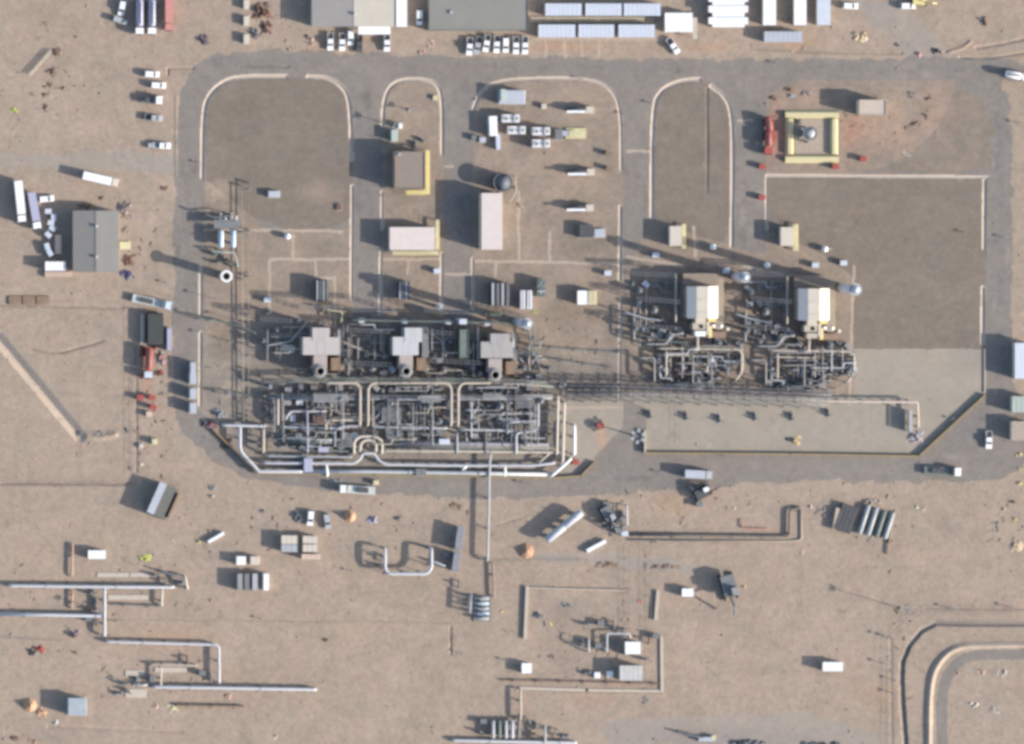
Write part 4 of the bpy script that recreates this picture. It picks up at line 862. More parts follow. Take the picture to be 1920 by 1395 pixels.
for i, (x0, y0) in enumerate(((678, 601), (758, 603), (840, 604), (914, 606))):
    kiosk(x0, y0, 11, 9, 4.6, ORD[i] + ' white connection box counted from the west on the long green busbar', CABW, GREY, name='connection_box', group='white boxes on the green busbar')
for i, (x0, y0, w, d) in enumerate(((604, 545, 30, 40), (759, 545, 30, 34), (938, 552, 46, 44))):
    lab = ('western', 'middle', 'eastern')[i]
    X, Y = P(x0, y0, 3.4); t = T('oil_cooler', f'{lab} dark finned cooler north of the old turbine intake houses', 'cooler', X, Y)
    b = B(); b.box(0, 0, 1.9, w * S * .7, d * S, 2.6); b.obj('casing', DGREY, t)
    for k in range(4): b = B(); b.box((k - 1.5) * w * S * .2, 0, 3.3, w * S * .09, d * S * .95, .3); b.obj('fin_bank', GREY if k % 2 else LGREY, t)
    for sx in (-1, 1): b = B(); b.box(sx * w * S * .42, 0, .9, .3, d * S * .7, 1.8); b.obj('support', GREY, t)
x, y = P(987, 562, 3.2); t = T('finned_radiator', 'white ribbed radiator pair east of the easternmost dark cooler', 'radiator', x, y)
for k in (-1, 1): b = B(); b.box(k * 1.0, 0, 1.7, 1.3, 5.6, 3.0); b.obj('panel', WHITE, t)
for k in (-1, 1): b = B(); b.box(k * 1.0, 0, 3.24, .25, 5.4, .1); b.obj('header', GREY, t)
flat_block(1083, 545, 1117, 571, 2.6, 'white and yellow pale kiosk alone on dark ground east of coolers', WHITE, BOOTH, 'valve_kiosk', 'kiosk', parapet=False, walk=((1102, 545, 1118, 571, 2.75),))
kiosk(1099, 433, 26, 26, 2.0, 'dark square fan box on the gravel plot below the lens vessels', DGREY)
kiosk(1124, 437, 20, 16, .9, 'pale slab box beside the dark square fan box', CABW2)
make('cooler_green', k_fan(GREEN), 1012, 540, 90, 'dark green fan cooler east of the white radiator pair')
for i, (x0, y0) in enumerate(((540, 443), (1338, 463), (1548, 467), (1440, 497))):
    X, Y = P(x0, y0, 2.2); t = T('spherical_tank', ('small white ball on the dark plot west of the big channel', 'small white ball between the two white cube huts', 'small white ball east of the eastern cube hut', 'small white ball above the shade of the eastern generator hall')[i], 'tank', X, Y)
    b = B(); n = 8
    b.tube([(0, 0, .4), (0, 0.001, .55), (0, 0, 1.0), (0, 0.001, 1.6), (0, 0, 2.0), (0, 0.001, 2.15)], [.2, .7, .98, .95, .6, .15], 12); b.obj('shell', WHITE, t, True)
    for a in range(3): b = B(); b.cyl(.7 * math.cos(a * 2.1), .7 * math.sin(a * 2.1), 0, 1.0, .08, n=6); b.obj('leg', GREY, t)
    pipe([(x0 + 4, y0), (x0 + 12, y0 - 1)], .9, .15, LGREY, ('stub pipe beside the white ball on the dark plot', 'stub pipe beside the white ball between the cube huts', 'stub pipe beside the white ball east of the cube huts', 'stub pipe beside the white ball over the eastern shade')[i])
kiosk(514, 364, 22, 12, 1.5, 'grey slab cabinet on the northern gravel yard', CABW2)
kiosk(636, 388, 9, 12, .5, 'small dark sump cover beside the big channel', RUST)
for i, (x0, y0, lab) in enumerate(((1228, 478, 'grey cabinet on the road side north of the western hall'), (1360, 507, 'pale cabinet at the northeast corner of the western hall deck'), (1580, 493, 'pink grey cabinet east of the white ball, eastern hall'), (1527, 497, 'pale cabinet in the long shadow north of the eastern hall'),
        (1138, 512, 'pale grey cabinet beside the long pale channel end'), (818, 508, 'small white cabinet east of the middle dark cooler'), (500, 562, 'grey cabinet in the shade west of the western dark cooler'), (1598, 692, 'grey white cabinet at the southeast end of the eastern hall'))):
    make('unit_pale', k_unit(CABW2, CABW), x0, y0, 0, lab)
heap(1010, 585, 24, 8, .5, mat('yellow_debris', (.45, .43, .15)), 'yellow pallet south of the white radiator pair', 'pallet', 'pallet', n=4)
heap(820, 588, 22, 10, .9, mat('olive_frame', (.36, .34, .14)), 'olive yellow frame at the foot of the inner road', 'scaffold', 'scaffold', n=5)
heap(612, 582, 16, 12, .9, PYEL, 'pale yellow frame south of the western dark cooler', 'scaffold', 'scaffold', n=4)
kiosk(925, 590, 30, 6, .8, 'long pale yellow sill below the eastern dark cooler', PYEL)

# three lens vessels
for i, (x0, y0) in enumerate(((1086, 206), (1088, 323), (1086, 390))):
    w = ('northernmost', 'middle', 'southernmost')[i]; X, Y = P(x0, y0, 2.4); t = T('lens_vessel', f'{w} of three white lens shaped vessels with cream end cabinets', 'vessel', X, Y, 0, 'white lens shaped vessels')
    b = B(); b.tube([(-4.4, 0, 1.8), (-3.2, 0, 1.8), (-1.2, 0, 1.8), (.6, 0, 1.8), (2.0, 0, 1.8), (2.4, 0, 1.8)], [.1, .6, 1.15, 1.1, .5, .4], 14); b.obj('shell', DGREY, t, True)
    b = B(); b.box(-1.0, -.55, 2.9, 5.6, .7, .2); b.obj('deck', WHITE, t)
    b = B(); b.box(3.2, 0, 1.1, 2.2, 2.0, 2.2); b.obj('end_cabinet', CREAM, t)
    for u in (-2.2, 1.0): b = B(); b.box(u, 0, .4, .3, 1.5, 1.0); b.obj('saddle', RUST, t)
x, y = P(1080, 250, .5); b = B(); b.box(0, 0, .2, 38 * S, 20 * S, .5); b.box(-1.2, 0, .7, 2.0, 1.8, .6); t = T('green_pad', 'pale yellow green equipment pad east of the white chillers', 'equipment pad', x, y); b.obj('slab', mat('yellow_green_pad', (.44, .41, .25), .8), t)
b = B(); b.box(-3.4, 0, .8, 1.6, 1.6, 1.5); b.obj('pump_box', LAV, t)
make('fan_white', k_fan(mat('dusty_white', (.56, .55, .55), .6, var=.1)), 955, 222, 0, 'upper left white chiller in the cluster by the inner road')
make('fan_white', k_fan(WHITE), 966, 244, 0, 'middle left white chiller in the cluster by the inner road')
make('fan_white', k_fan(WHITE), 1012, 246, 0, 'middle right white chiller in the cluster by the inner road')
make('fan_white', k_fan(WHITE), 1012, 269, 0, 'lower right white chiller in the cluster by the inner road')
container(925, 236, 37, 15, 'white upright container on the west side of the chiller cluster', WHITE, deg=88)
container(934, 266, 28, 8, 'thin pale container at the foot of the white upright container', CABW, H=1.6, deg=88)
kiosk(905, 262, 12, 10, 1.6, 'pale grey box west of the thin pale container', CABW2)
kiosk(889, 258, 10, 10, 1.2, 'small dark green box on the kerb west of the chillers', GREEN)
kiosk(960, 182, 50, 26, 2.8, 'grey generator set with pale roof north of the chillers', CABW2, GREY, name='generator_set', cat='generator')
kiosk(944, 178, 10, 22, 3.1, 'pale green exhaust box on the west side of the generator set', mat('pale_green_box', (.36, .42, .38)))
kiosk(1020, 199, 9, 9, 1.2, 'small cream box east of the grey generator set', CREAM)
kiosk(1048, 252, 14, 20, 2.2, 'dark box at the eastern end of the chiller cluster', GREY)
X, Y = P(943, 342, 4.5); t = T('storage_tank', 'dark cylindrical tank touching the north end of the pink roofed block', 'tank', X, Y)
b = B(); b.cyl(0, 0, -.1, 4.4, 2.6, n=24); b.cyl(0, 0, 4.4, 5.0, 2.6, .3, n=24); b.obj('shell', mat('dark_tank', (.10, .11, .13), .5, var=.2), t, True)
b = B(); b.ring(0, 0, 4.4, 4.55, 2.85, 2.6, 24); b.obj('platform', GREY, t)
pipe([(965, 330), (968, 360), (955, 380)], 2.0, .18, CREAM2, 'thin cream pipe east of the dark tank and pink roofed block')
heap(975, 385, 22, 12, .6, SOIL, 'low tan mound east of the pink roofed block', 'spoil_mound', 'mound', boxes=False, n=5)

# yellow basin with its round tank
H = 1.3; X, Y = P(1523, 256, H); t = T('containment_basin', 'square yellow walled basin holding a round grey tank', 'basin', X, Y); hw = 50 * S
for k, (sx, sy) in enumerate(((0, -1), (0, 1), (-1, 0), (1, 0))):
    b = B(); th = 2.7; L_ = 2 * hw - (2 * th + .02 if sx else 0)
    if sy: b.prof([(-th / 2, -.1), (th / 2, -.1), (th / 2 - .8, H), (-th / 2 + .8, H)], -hw, hw); b.v = [(y_, sy * (hw - th / 2) + x_, z_) for x_, y_, z_ in b.v]
    else: b.prof([(-th / 2, -.1), (th / 2, -.1), (th / 2 - .8, H), (-th / 2 + .8, H)], -L_ / 2, L_ / 2); b.v = [(sx * (hw - th / 2) + x_, y_, z_) for x_, y_, z_ in b.v]
    b.obj('wall', BOOTH, t)
b = B(); b.box(0, 0, .04, 2 * hw - 5.6, 2 * hw - 5.6, .16); b.obj('floor', mat('basin_floor', (.32, .265, .21), .9, bump=.3), t)
X, Y = P(1519, 250, 3.8); t = T('round_tank', 'grey round tank with railed top inside the yellow basin', 'tank', X, Y)
b = B(); b.cyl(0, 0, 0, 3.6, 1.7, n=20); b.cyl(0, 0, 3.6, 4.0, 1.7, .4, n=20); b.obj('shell', LGREY, t, True)
b = B(); b.ring(0, 0, 3.6, 3.72, 2.1, 1.7, 20); b.ring(0, 0, 4.5, 4.58, 2.1, 2.02, 20); b.obj('railing', GREY, t)
for k in range(3): b = B(); b.box(2.6 * math.cos(k + 2.6), 2.6 * math.sin(k + 2.6), 2, .6, .4, 3.6, k + 2.6); b.obj('nozzle', LGREY, t)
heap(1497, 228, 12, 12, 2.2, GREY, 'dark pump cluster in the northwest of the yellow basin', 'pump_cluster', 'pump', n=8)
make('truck_red', k_truck(RED, RED, 7, 'tank', 'fire_truck'), 1438, 268, 90, 'red tanker truck parked west of the yellow basin')
make('truck_red', None, 1440, 240, 80, 'second red truck nose to tail north of the red tanker')
for x0, y0, l in ((1428, 312, 'red hydrant cabinet southwest of the yellow basin'), (1427, 370, 'red hydrant cabinet on the road east of the gravel island'), (1617, 298, 'red hydrant monitor east of the yellow basin'), (1565, 312, 'red hydrant box at the southeast corner of the yellow basin'),
        (1124, 798, 'red hydrant cabinet on the sandy patch near the white upright pipe'), (1078, 866, 'red valve cabinet on the kerb corner below the white upright pipe'), ):
    make('unit_red', k_unit(RED, RED, 'hydrant_cabinet'), x0, y0, 0, l)
for x0, y0, l in ((1140, 288, 'upper dark brown cabinet on the edge of the lens vessel plot'), (1141, 316, 'lower dark brown cabinet on the edge of the lens vessel plot')): make('unit_brown', k_unit(RUST, BROWN, 'brown_cabinet'), x0, y0, 20, l)

# ------------------------------------------------------------------ western stack, boilers and long trestle
X, Y = P(425, 518, 9.0); t = T('ringed_stack', 'tall stack with bright white ring top on the western edge', 'stack', X, Y)
b = B(); b.ring(0, 0, -.1, 9.0, 1.25, 1.05, 24); b.obj('shell', CREAM, t, True)
b = B(); b.ring(0, 0, 8.8, 9.0, 1.8, 1.25, 24); b.obj('top_ring', WHITE, t)
b = B(); b.cyl(0, 0, 6.0, 6.3, 1.08, n=20); b.obj('silencer', DGREY, t)
for x0, l in ((415, 'left'), (438, 'right')): vessel(x0, 448, 33, .85, 2.6, TURQ, l + ' one of two pale blue upright lying vessels north of the ringed stack', 90, group='pale blue vessels by the western edge')
x, y = P(425, 420, 3.4); b = B(); b.box(0, 0, 3.4, 48 * S, 16 * S, .2); t = T('pipe_platform', 'grey platform with small white valves above the pale blue vessels', 'platform', x, y); b.obj('deck', GREY, t)
for u in (-3.4, 3.4):
    for v in (-1, 1): b = B(); b.box(u, v, 1.7, .18, .18, 3.4); b.obj('leg', GREY, t)
for i, u in enumerate((-12, -3, 8, 17)): make('valve_white', k_valve(WHITE, PWHITE), 425 + u, 408 + (i % 2) * 5, 90, ORD[i] + ' white valve from the west, north of the pale blue vessels', 'white valves')
for i, (u, v, g) in enumerate(((403, 477, 0), (420, 482, 30), (408, 492, 0), (432, 494, 60))): make('valve_green', k_valve(GREEN, LGREY), u, v, g, ORD[i] + ' green valve from the west between vessels and ringed stack', 'green valves')
pipe([(396, 471), (440, 474), (446, 500)], 2.4, .22, mat('pale_green_pipe', (.36, .40, .36)), 'pale green pipe bent round between vessels and ringed stack')
pipe([(384, 400), (400, 408), (440, 404)], 3.5, .2, GREY, 'dark pipe north of the pale blue vessels')
rack([(453, 345), (455, 560), (457, 790)], 1.4, .5, 2, 'western leg of the long double trestle running south', [PWD, CREAM2, SOIL], step=14, pr=.06)
rack([(467, 340), (466, 560), (467, 790)], 1.6, .5, 2, 'eastern leg of the long double trestle running south', [PWD, CREAM2, SOIL], step=14, pr=.06)
for i in range(6):
    y0 = 356 + i * 78; make('cross_beam', lambda: (lambda t: (B().box(0, 0, .3, 2.6, .16, .16).obj('beam', GREY, t), B().tube([(0, -.3, .5), (1.6, -.3, .5)], .1, 6).obj('cable', LGREY, t), t)[2])(T('cross_beam', '', 'beam', 0, 0)), 461, y0, 0, ORD[i] + ' cross beam from the north between the two trestle legs', 'cross beams of the western trestle', z=.3)
pipe([(370, 597), (400, 600), (452, 612), (480, 625)], 3.0, .18, GREEN, 'thin dark pipe crossing the western road edge below the white channel')
pipe([(405, 735), (470, 742), (470, 760)], 2.2, .2, GREY, 'thin grey pipe joining the trestle foot in the southwest corner')
for i, (u, v) in enumerate(((362, 710), (362, 738), (362, 765))): kiosk(u, v, 12, 20, 2.8, ('top', 'middle', 'bottom')[i] + ' grey white locker of three on the western kerb', CABW2, group='lockers on the western kerb')
heap(392, 795, 34, 20, 1.6, mat('maroon_scrap', (.18, .08, .09)), 'maroon and dark scrap beside the southwest kerb corner', m2=GREY, n=18)
heap(412, 775, 30, 18, 1.6, GREY, 'dark valves heaped by the southwest kerb corner', 'valve_heap', 'valve pile', m2=LGREY, n=16)
heap(425, 830, 26, 22, 1.0, DGREY, 'dark fittings inside the southwest bend of the kerb', 'fittings_heap', 'fittings', m2=RUST, n=16)

# ------------------------------------------------------------------ the pipework south of the old units
wall([(400, 806), (440, 846), (480, 887), (700, 890), (1035, 896), (1088, 892), (1114, 866)], 1.1, .3, KERB, 'low kerb wall round the southern rim of the process area', 'kerb_wall', 'kerb wall')
pipe([(418, 797), (497, 799)], 2.4, .42, PWHITE, 'white header at the southwest corner, top bar of the tee', fr=2)
pipe([(450, 800), (450, 846), (480, 878), (484, 884), (566, 884)], 2.2, .5, PWHITE, 'bright white pipe bending round the southwest kerb corner')
pipe([(566, 884), (690, 884), (870, 887), (1035, 890)], 1.3, .62, mat('silver_pipe', (.36, .37, .38), .4), 'fat silver pipe running along the southern kerb wall', ends='nn', fr=2)
pipe([(494, 800), (494, 848)], 2.4, .4, CREAM2, 'cream riser pipe just east of the white tee')
pipe([(521, 745), (521, 796)], 2.8, .42, CREAM2, 'short cream upright pipe at the western rim of the loops')
pipe([(536, 785), (544, 771), (612, 771)], 2.6, .34, PWHITE, 'pale elbow pipe in the west of the loops')
pipe([(526, 800), (612, 803), (640, 803)], 2.2, .34, mat('blue_grey_pipe', (.30, .33, .38), .4), 'blue grey pipe south of the pale elbow pipe')
pipe([(612, 806), (612, 788), (674, 787)], 2.6, .36, CREAM2, 'square cornered pipe left of the first twin risers')
pipe([(628, 836), (628, 806), (640, 800), (674, 798)], 2.2, .36, LGREY, 'grey pipe curving below the square cornered pipe')
for i, (xa, xb) in enumerate(((675, 690), (846, 859))):
    n_ = ('first', 'second')[i]
    pipe([(xa - 64 if i == 0 else 700, 718), (xa - 8, 718), (xa, 728), (xa, 798)], 3.4, .4, CREAM2, f'left pipe of the {n_} twin risers between turbine units', fr=3)
    pipe([(xb, 798), (xb, 728), (xb + 8, 718), (xb + 62 if i else 762, 718)], 3.4, .4, CREAM2, f'right pipe of the {n_} twin risers between turbine units', fr=3)
pipe([(664, 850), (663, 828), (674, 818), (704, 818), (717, 828), (716, 850)], 2.4, .42, CREAM, 'outer horseshoe pipe in the middle of the southern pipework', fr=3.5)
pipe([(675, 846), (676, 832), (684, 825), (697, 825), (705, 832), (705, 846)], 2.4, .4, CREAM, 'inner horseshoe pipe in the middle of the southern pipework', fr=3.5)
pipe([(494, 868), (664, 869), (676, 860), (680, 850), (702, 850), (708, 862), (722, 871), (880, 873), (1000, 873), (1040, 868)], 1.9, .4, PWHITE, 'long pale header with a central hump along the southern kerb', ends='dd', fr=4)
pipe([(500, 855), (660, 857)], 1.6, .3, LGREY, 'thin grey header above the long pale header, west half')
pipe([(720, 845), (860, 846), (1040, 848)], 1.8, .42, CREAM2, 'grey cream header behind the long pale header, east half')
pipe([(565, 843), (655, 846)], 1.7, .26, GREEN, 'green header in the western half of the southern pipework')
pipe([(698, 800), (838, 803)], 2.2, .38, LGREY, 'grey pipe between the two twin risers')
pipe([(693, 787), (706, 783), (713, 772)], 2.7, .3, PWHITE, 'pale hooked pipe right of the first twin risers')
pipe([(862, 805), (962, 807)], 2.2, .4, LGREY, 'grey pipe right of the second twin risers')
pipe([(872, 792), (886, 778), (896, 764)], 2.6, .3, CREAM2, 'slanting pipe right of the second twin risers')
pipe([(893, 777), (955, 776), (1003, 775)], 2.4, .3, LGREY, 'level pipe above the square loop in the east')
pipe([(952, 812), (952, 792), (985, 790), (1004, 790)], 2.8, .34, PWHITE, 'top of the square pipe loop in the eastern pipework')
pipe([(968, 850), (968, 812), (1002, 808), (1009, 800), (1009, 738)], 2.6, .34, PWHITE, 'tall pipe forming the right side of the eastern square loop')
pipe([(857, 850), (857, 812)], 2.3, .3, LGREY, 'short riser below the second twin risers')
pipe([(911, 850), (911, 808)], 2.3, .26, GREY, 'short riser in the middle of the eastern pipework')
pipe([(576, 770), (577, 848)], 3.4, .26, LAV, 'lavender grey riser crossing the western pipework')
pipe([(1046, 742), (1044, 852)], 2.4, .42, CREAM, 'left one of two long cream upright pipes on the east rim')
pipe([(1058, 754), (1055, 866)], 2.4, .42, CREAM, 'right one of two long cream upright pipes on the east rim')
pipe([(1077, 797), (1077, 852)], 2.2, .46, WHITE, 'bright white upright pipe near the red valve cabinet')
pipe([(1071, 860), (1034, 893)], 2.0, .42, WHITE, 'bright white slanting pipe over the southern kerb')
pipe([(1010, 868), (1030, 850)], 1.8, .3, CREAM2, 'short slanting pipe north of the bright white slanting pipe')
pipe([(612, 872), (614, 892)], 1.9, .4, WHITE, 'white stub crossing the kerb south of the grey curved pipe')
pipe([(868, 880), (876, 872)], 1.9, .42, WHITE, 'white stub pipe end at the east of the southern header')
pipe([(947, 874), (947, 892)], 1.7, .36, WHITE, 'white stub crossing the kerb in the southeast')
pipe([(919, 850), (917, 900), (916, 960), (914, 1052)], 2.0, .36, LGREY, 'long grey pipe leaving the process area southward over the road', ends='dd', step=9)
pipe([(924, 1056), (926, 1118)], .9, .3, mat('brown_pipe', (.25, .2, .17)), 'brown pipe continuing the long grey pipe toward the skid', ends='dd')
flat_block(597, 838, 616, 848, 2.4, 'small lavender deck on the southern headers', LAV, GREY, 'valve_deck', 'deck', parapet=False)
kiosk(578, 872, 16, 26, 2.8, 'lavender grey crossover stair box over the pale header', LAV, name='crossover_stair', cat='stairs')
kiosk(833, 828, 20, 10, 3.2, 'pale blue roofed box below the second twin risers', CABW)
kiosk(880, 658, 10, 8, 1.2, 'tiny white box at the foot of the green grey tower', CABW)
kiosk(789, 886, 20, 14, 2.2, 'dark grey gantry box on the kerb in the middle south', GREY)
rack([(490, 715), (560, 712), (660, 712), (760, 714), (860, 714), (960, 716), (1040, 722)], 3.4, 1.6, 4, 'dark trestle running below the three exhaust stacks', [GREY, MGREY, GREEN, PWD], step=6)
rack([(500, 743), (620, 745), (760, 745), (870, 746), (1036, 744)], 2.8, 1.4, 4, 'lower dark trestle through the middle of the pipework', [GREY, MGREY, BROWN, GREEN], step=6)
rack([(520, 826), (640, 828)], 2.0, 1.4, 4, 'short trestle west of the horseshoe pipes', [GREEN, LGREY, GREY], step=5)
rack([(722, 832), (830, 836), (1030, 838)], 2.0, 2.2, 5, 'broad trestle east of the horseshoe pipes', [GREEN, MGREY, GREY, LAV, PWD], step=5)
def deck(x0, y0, x1, y1, z, label, m=GREY):  # platforms added to cast more shadow onto the pipework floor
    X, Y = P((x0 + x1) / 2, (y0 + y1) / 2, z); lx, ly = (x1 - x0) * S, (y1 - y0) * S; t = T('shadow_platform', label, 'platform', X, Y)
    b = B()
    for i in range(int(ly / .5)): b.box(0, -ly / 2 + .25 + i * .5, z, lx, .34, .08)
    b.obj('deck', m, t)
    for sx in (-1, 1):
        for sy in (-1, 1): b = B(); b.box(sx * (lx / 2 - .15), sy * (ly / 2 - .15), z / 2 - .05, .2, .2, z); b.obj('leg', GREY, t)
    b = B()
    for sx, sy, a, c in ((0, -1, lx, .07), (0, 1, lx, .07), (-1, 0, .07, ly - .2), (1, 0, .07, ly - .2)): b.box(sx * lx / 2, sy * ly / 2, z + 1.0, a, c, .07)
    b.obj('handrail', MGREY, t)
for a in ((716, 764, 752, 790, 4.0, 'added grey grated shadow platform left of centre between the twin risers', GREY), (790, 740, 826, 754, 4.2, 'wide added grey grated shadow platform below the middle exhaust stack', MGREY), (906, 736, 940, 750, 4.0, 'added grey grated shadow platform below the eastern exhaust stack', MGREY), (588, 736, 652, 754, 3.8, 'added grey grated shadow platform below the western exhaust stack', MGREY),
    (640, 812, 660, 838, 3.2, 'small dark added shadow platform left of the horseshoe pipes', GREY), (588, 778, 606, 796, 4.2, 'small rusty added shadow platform in the western bay of pipes', RUST), (970, 740, 1000, 764, 4.2, 'grey added shadow platform in the northeast bay of pipes', GREY), (724, 806, 752, 820, 3.6, 'narrow added shadow platform above the horseshoe pipes, right', GREY)): deck(*a)
thin_pipes('in the western bay', 505, 665, 722, 848, 12, 41); thin_pipes('in the middle bay', 698, 838, 722, 846, 12, 42); thin_pipes('in the eastern bay', 868, 1034, 722, 848, 12, 43)
thin_pipes('below the western unit', 500, 660, 610, 705, 6, 44, 1.5, 5); thin_pipes('between western and middle units', 640, 740, 600, 705, 7, 45, 1.5, 5); thin_pipes('between middle and eastern units', 795, 905, 600, 705, 8, 46, 1.5, 5); thin_pipes('right of the eastern unit', 960, 1040, 620, 710, 5, 47, 1.2, 4)
thin_pipes('left of the western hall', 1180, 1285, 520, 650, 3, 48, .6, 2); thin_pipes('left of the eastern hall', 1395, 1495, 520, 650, 3, 49, .6, 2); thin_pipes('below the western hall', 1225, 1395, 640, 730, 9, 50); thin_pipes('below the eastern hall', 1435, 1605, 640, 730, 9, 51)
# valves, pumps and boxes between the pipes, bay by bay
bays = (('west of the first twin risers', 530, 664, (728, 738, 757, 768, 783, 797, 815, 822, 838)), ('between the two twin risers', 702, 838, (728, 737, 756, 766, 778, 792, 812, 822)),
        ('east of the second twin risers', 872, 1000, (728, 736, 757, 766, 785, 798, 818, 826)), ('below the western exhaust stack', 620, 735, (676, 690, 702)), ('below the middle exhaust stack', 790, 905, (678, 692, 704)), ('below the eastern exhaust stack', 955, 1010, (676, 692, 706)))
rd = random.Random(5)
for bn, xa, xb, rows in bays:
    for r_, yy in enumerate(rows):
        xs = []; x0 = xa + rd.uniform(0, 14)
        while x0 < xb: xs.append(x0); x0 += rd.uniform(15, 27)
        for i, xx in enumerate(xs[:12]):
            kn, kb = rd.choices(KM, (5, 4, 4, 3, 2, 2, 4, 1, .4, .4))[0]
            make(kn, kb, xx, yy + rd.uniform(-3, 3), rd.choice((0, 90, 0, 90, 45)), f'{KN[kn]}, {ORD[i]} from left in the {ORD[r_]} row down, {bn}', 'small fittings ' + bn)
for i, (u, v, g) in enumerate(((500, 742, 90), (500, 765, 90), (512, 780, 0), (545, 810, 0), (470, 810, 90), (480, 830, 0), (500, 835, 90), (1022, 770, 0), (1024, 795, 0), (1022, 815, 0), (1026, 835, 0))):
    make('valve_rust' if i % 3 == 0 else 'valve_grey', KM[0][1], u, v, g, ('rusty ' if i % 3 == 0 else 'grey ') + f'valve, {ORD[i]} of those along the outer rim of the southern pipework', 'rim valves')

# ------------------------------------------------------------------ the long rack to the east, its pumps and hook-up
rack([(1048, 722), (1200, 724), (1330, 730), (1500, 736), (1560, 740)], 4.0, 2.2, 4, 'northern dark trestle leading east to the generator halls', [GREY, MGREY, DGREY, DGREY], step=5)
rack([(1060, 742), (1200, 743), (1330, 748), (1480, 752), (1555, 756)], 3.2, 3.2, 5, 'broad southern trestle leading east to the generator halls', [MGREY, GREY, GREY, PWD], step=5)
rack([(1250, 720), (1290, 724), (1340, 722)], 3.0, 2.2, 5, 'short trestle stub below the western pipe loop', [LAV, GREY], step=3)
for i, (u, v) in enumerate(((1218, 777), (1286, 780), (1348, 785), (1415, 781), (1484, 781), (1552, 774))):
    make('pump_dark', k_pump(DGREY, GREY), u, v, 75, ORD[i] + ' dark pump from the west in the row on the pale concrete apron', 'dark pumps on the concrete apron')
pipe([(1550, 752), (1720, 754), (1722, 800)], 2.4, .34, mat('pink_cream_pipe', (.52, .42, .35)), 'pinkish pipe turning the corner of the concrete apron', fr=2.5)
heap(1718, 820, 30, 26, 1.6, mat('pink_grey_scrap', (.34, .27, .27)), 'pink grey hoses and fittings by the apron corner', 'hose_heap', 'hoses', m2=LGREY, n=16)
x, y = P(1708, 790, 2.8); t = T('loading_canopy', 'narrow grey canopy beside the pinkish apron pipe', 'canopy', x, y); b = B(); b.box(0, 0, 2.9, .9, 6.6, .15); b.obj('roof', LGREY, t)
for v in (-3, 0, 3): b = B(); b.box(0, v, 1.4, .2, .2, 2.9); b.obj('post', LGREY, t)
b = B(); b.box(-.5, 0, 1.3, .1, 6.4, 2.0); b.obj('screen', CREAM2, t)
heap(1492, 826, 16, 22, 1.2, mat('yellow_tan_scrap', (.48, .36, .18)), 'yellow tan crate at the middle of the apron edge', 'tool_crate', 'crate', n=6)
heap(1478, 822, 10, 12, 1.0, DGREY, 'dark box just west of the yellow tan crate', 'tool_box', 'box', n=4)
wall([(1208, 808), (1208, 848)], 1.3, .35, CONCL, 'short upright pale wall at the west end of the apron', group=None)
wall([(1210, 849), (1480, 851), (1722, 855), (1846, 740)], 1.1, .3, KERB, 'long low yellowish kerb wall round the southern rim of the apron', 'kerb_wall')
wall([(1846, 655), (1846, 735)], .3, .3, CONCL, 'short low wall on the east side of the apron')
fence([(1275, 760), (1274, 835)], 1.4, 'thin post fence crossing the apron west half')
mast(1190, 817, 5.5, 'squat mast casting a broad shadow west of the apron', head=2.2, heads=6, r=.3)
for x0, y0, l in ((1050, 722, 'dark post at the joint of old pipework and eastern trestle'), (1590, 697, 'post at the southeast corner of the eastern loop')):
    mast(x0, y0, 5, l, heads=2)
# stacks and masts that throw the long thin shadows
def thin_stack(px, py, H, label, r=1.15):
    x, y = P(px, py, H); t = T('tall_stack', label, 'stack', x, y)
    b = B(); b.cyl(0, 0, -.1, H, r * 1.25, r, 16); b.obj('shell', CABW, t, True)
    b = B(); b.ring(0, 0, H - 1.2, H - 1.05, r + .7, r, 16); b.ring(0, 0, H - .15, H, r + .15, r - .12, 16); b.obj('platform', LGREY, t)
thin_stack(1606, 543, 23, 'tall thin white stack east of the eastern generator hall')
thin_stack(1398, 520, 17, 'tall thin white stack between the two generator halls', 1.0)
thin_stack(990, 607, 21, 'tall thin stack east of the eastern old intake house', 1.0)
thin_stack(826, 575, 8, 'short thin stack at the south end of the inner road', .4)
mast(738, 236, 5.0, 'light mast at the northwest corner of the small horseshoe plot')
kiosk(751, 236, 7, 10, 1.8, 'small white cabinet beside the light mast on the horseshoe plot', WHITE)
kiosk(740, 254, 12, 22, 2.2, 'green grey stair box north of the brown roofed block', mat('pale_green_box'), name='stair_box', cat='stairs') if 'pale_green_box' in MATS else None
make('pump_dark', None, 790, 262, 30, 'dark pump north of the yellow walkway corner'); make('pump_dark', None, 778, 272, 80, 'second dark pump nearer the brown roofed block')
mast(768, 206, 2.6, 'low yellow topped post on the horseshoe plot', heads=2); kiosk(816, 183, 8, 8, .8, 'tiny pale yellow marker box inside the horseshoe channel', PYEL)
mast(1690, 1141, 9.5, 'lone light mast north of the pond corner with a long shadow')
for i, (u, v) in enumerate(((1640, 1188), (1655, 1192), (1640, 1240), (1662, 1272), (1660, 1297), (1765, 1137), (1878, 1135))):
    mast(u + 14, v + 3, 1.9, ('first', 'second', 'third', 'fourth', 'fifth', 'sixth', 'seventh')[i] + ' squat marker post clockwise round the outer pond ditch, from west', 'marker_post', 'post', 'marker posts round the pond', 3, .14, False, .55)
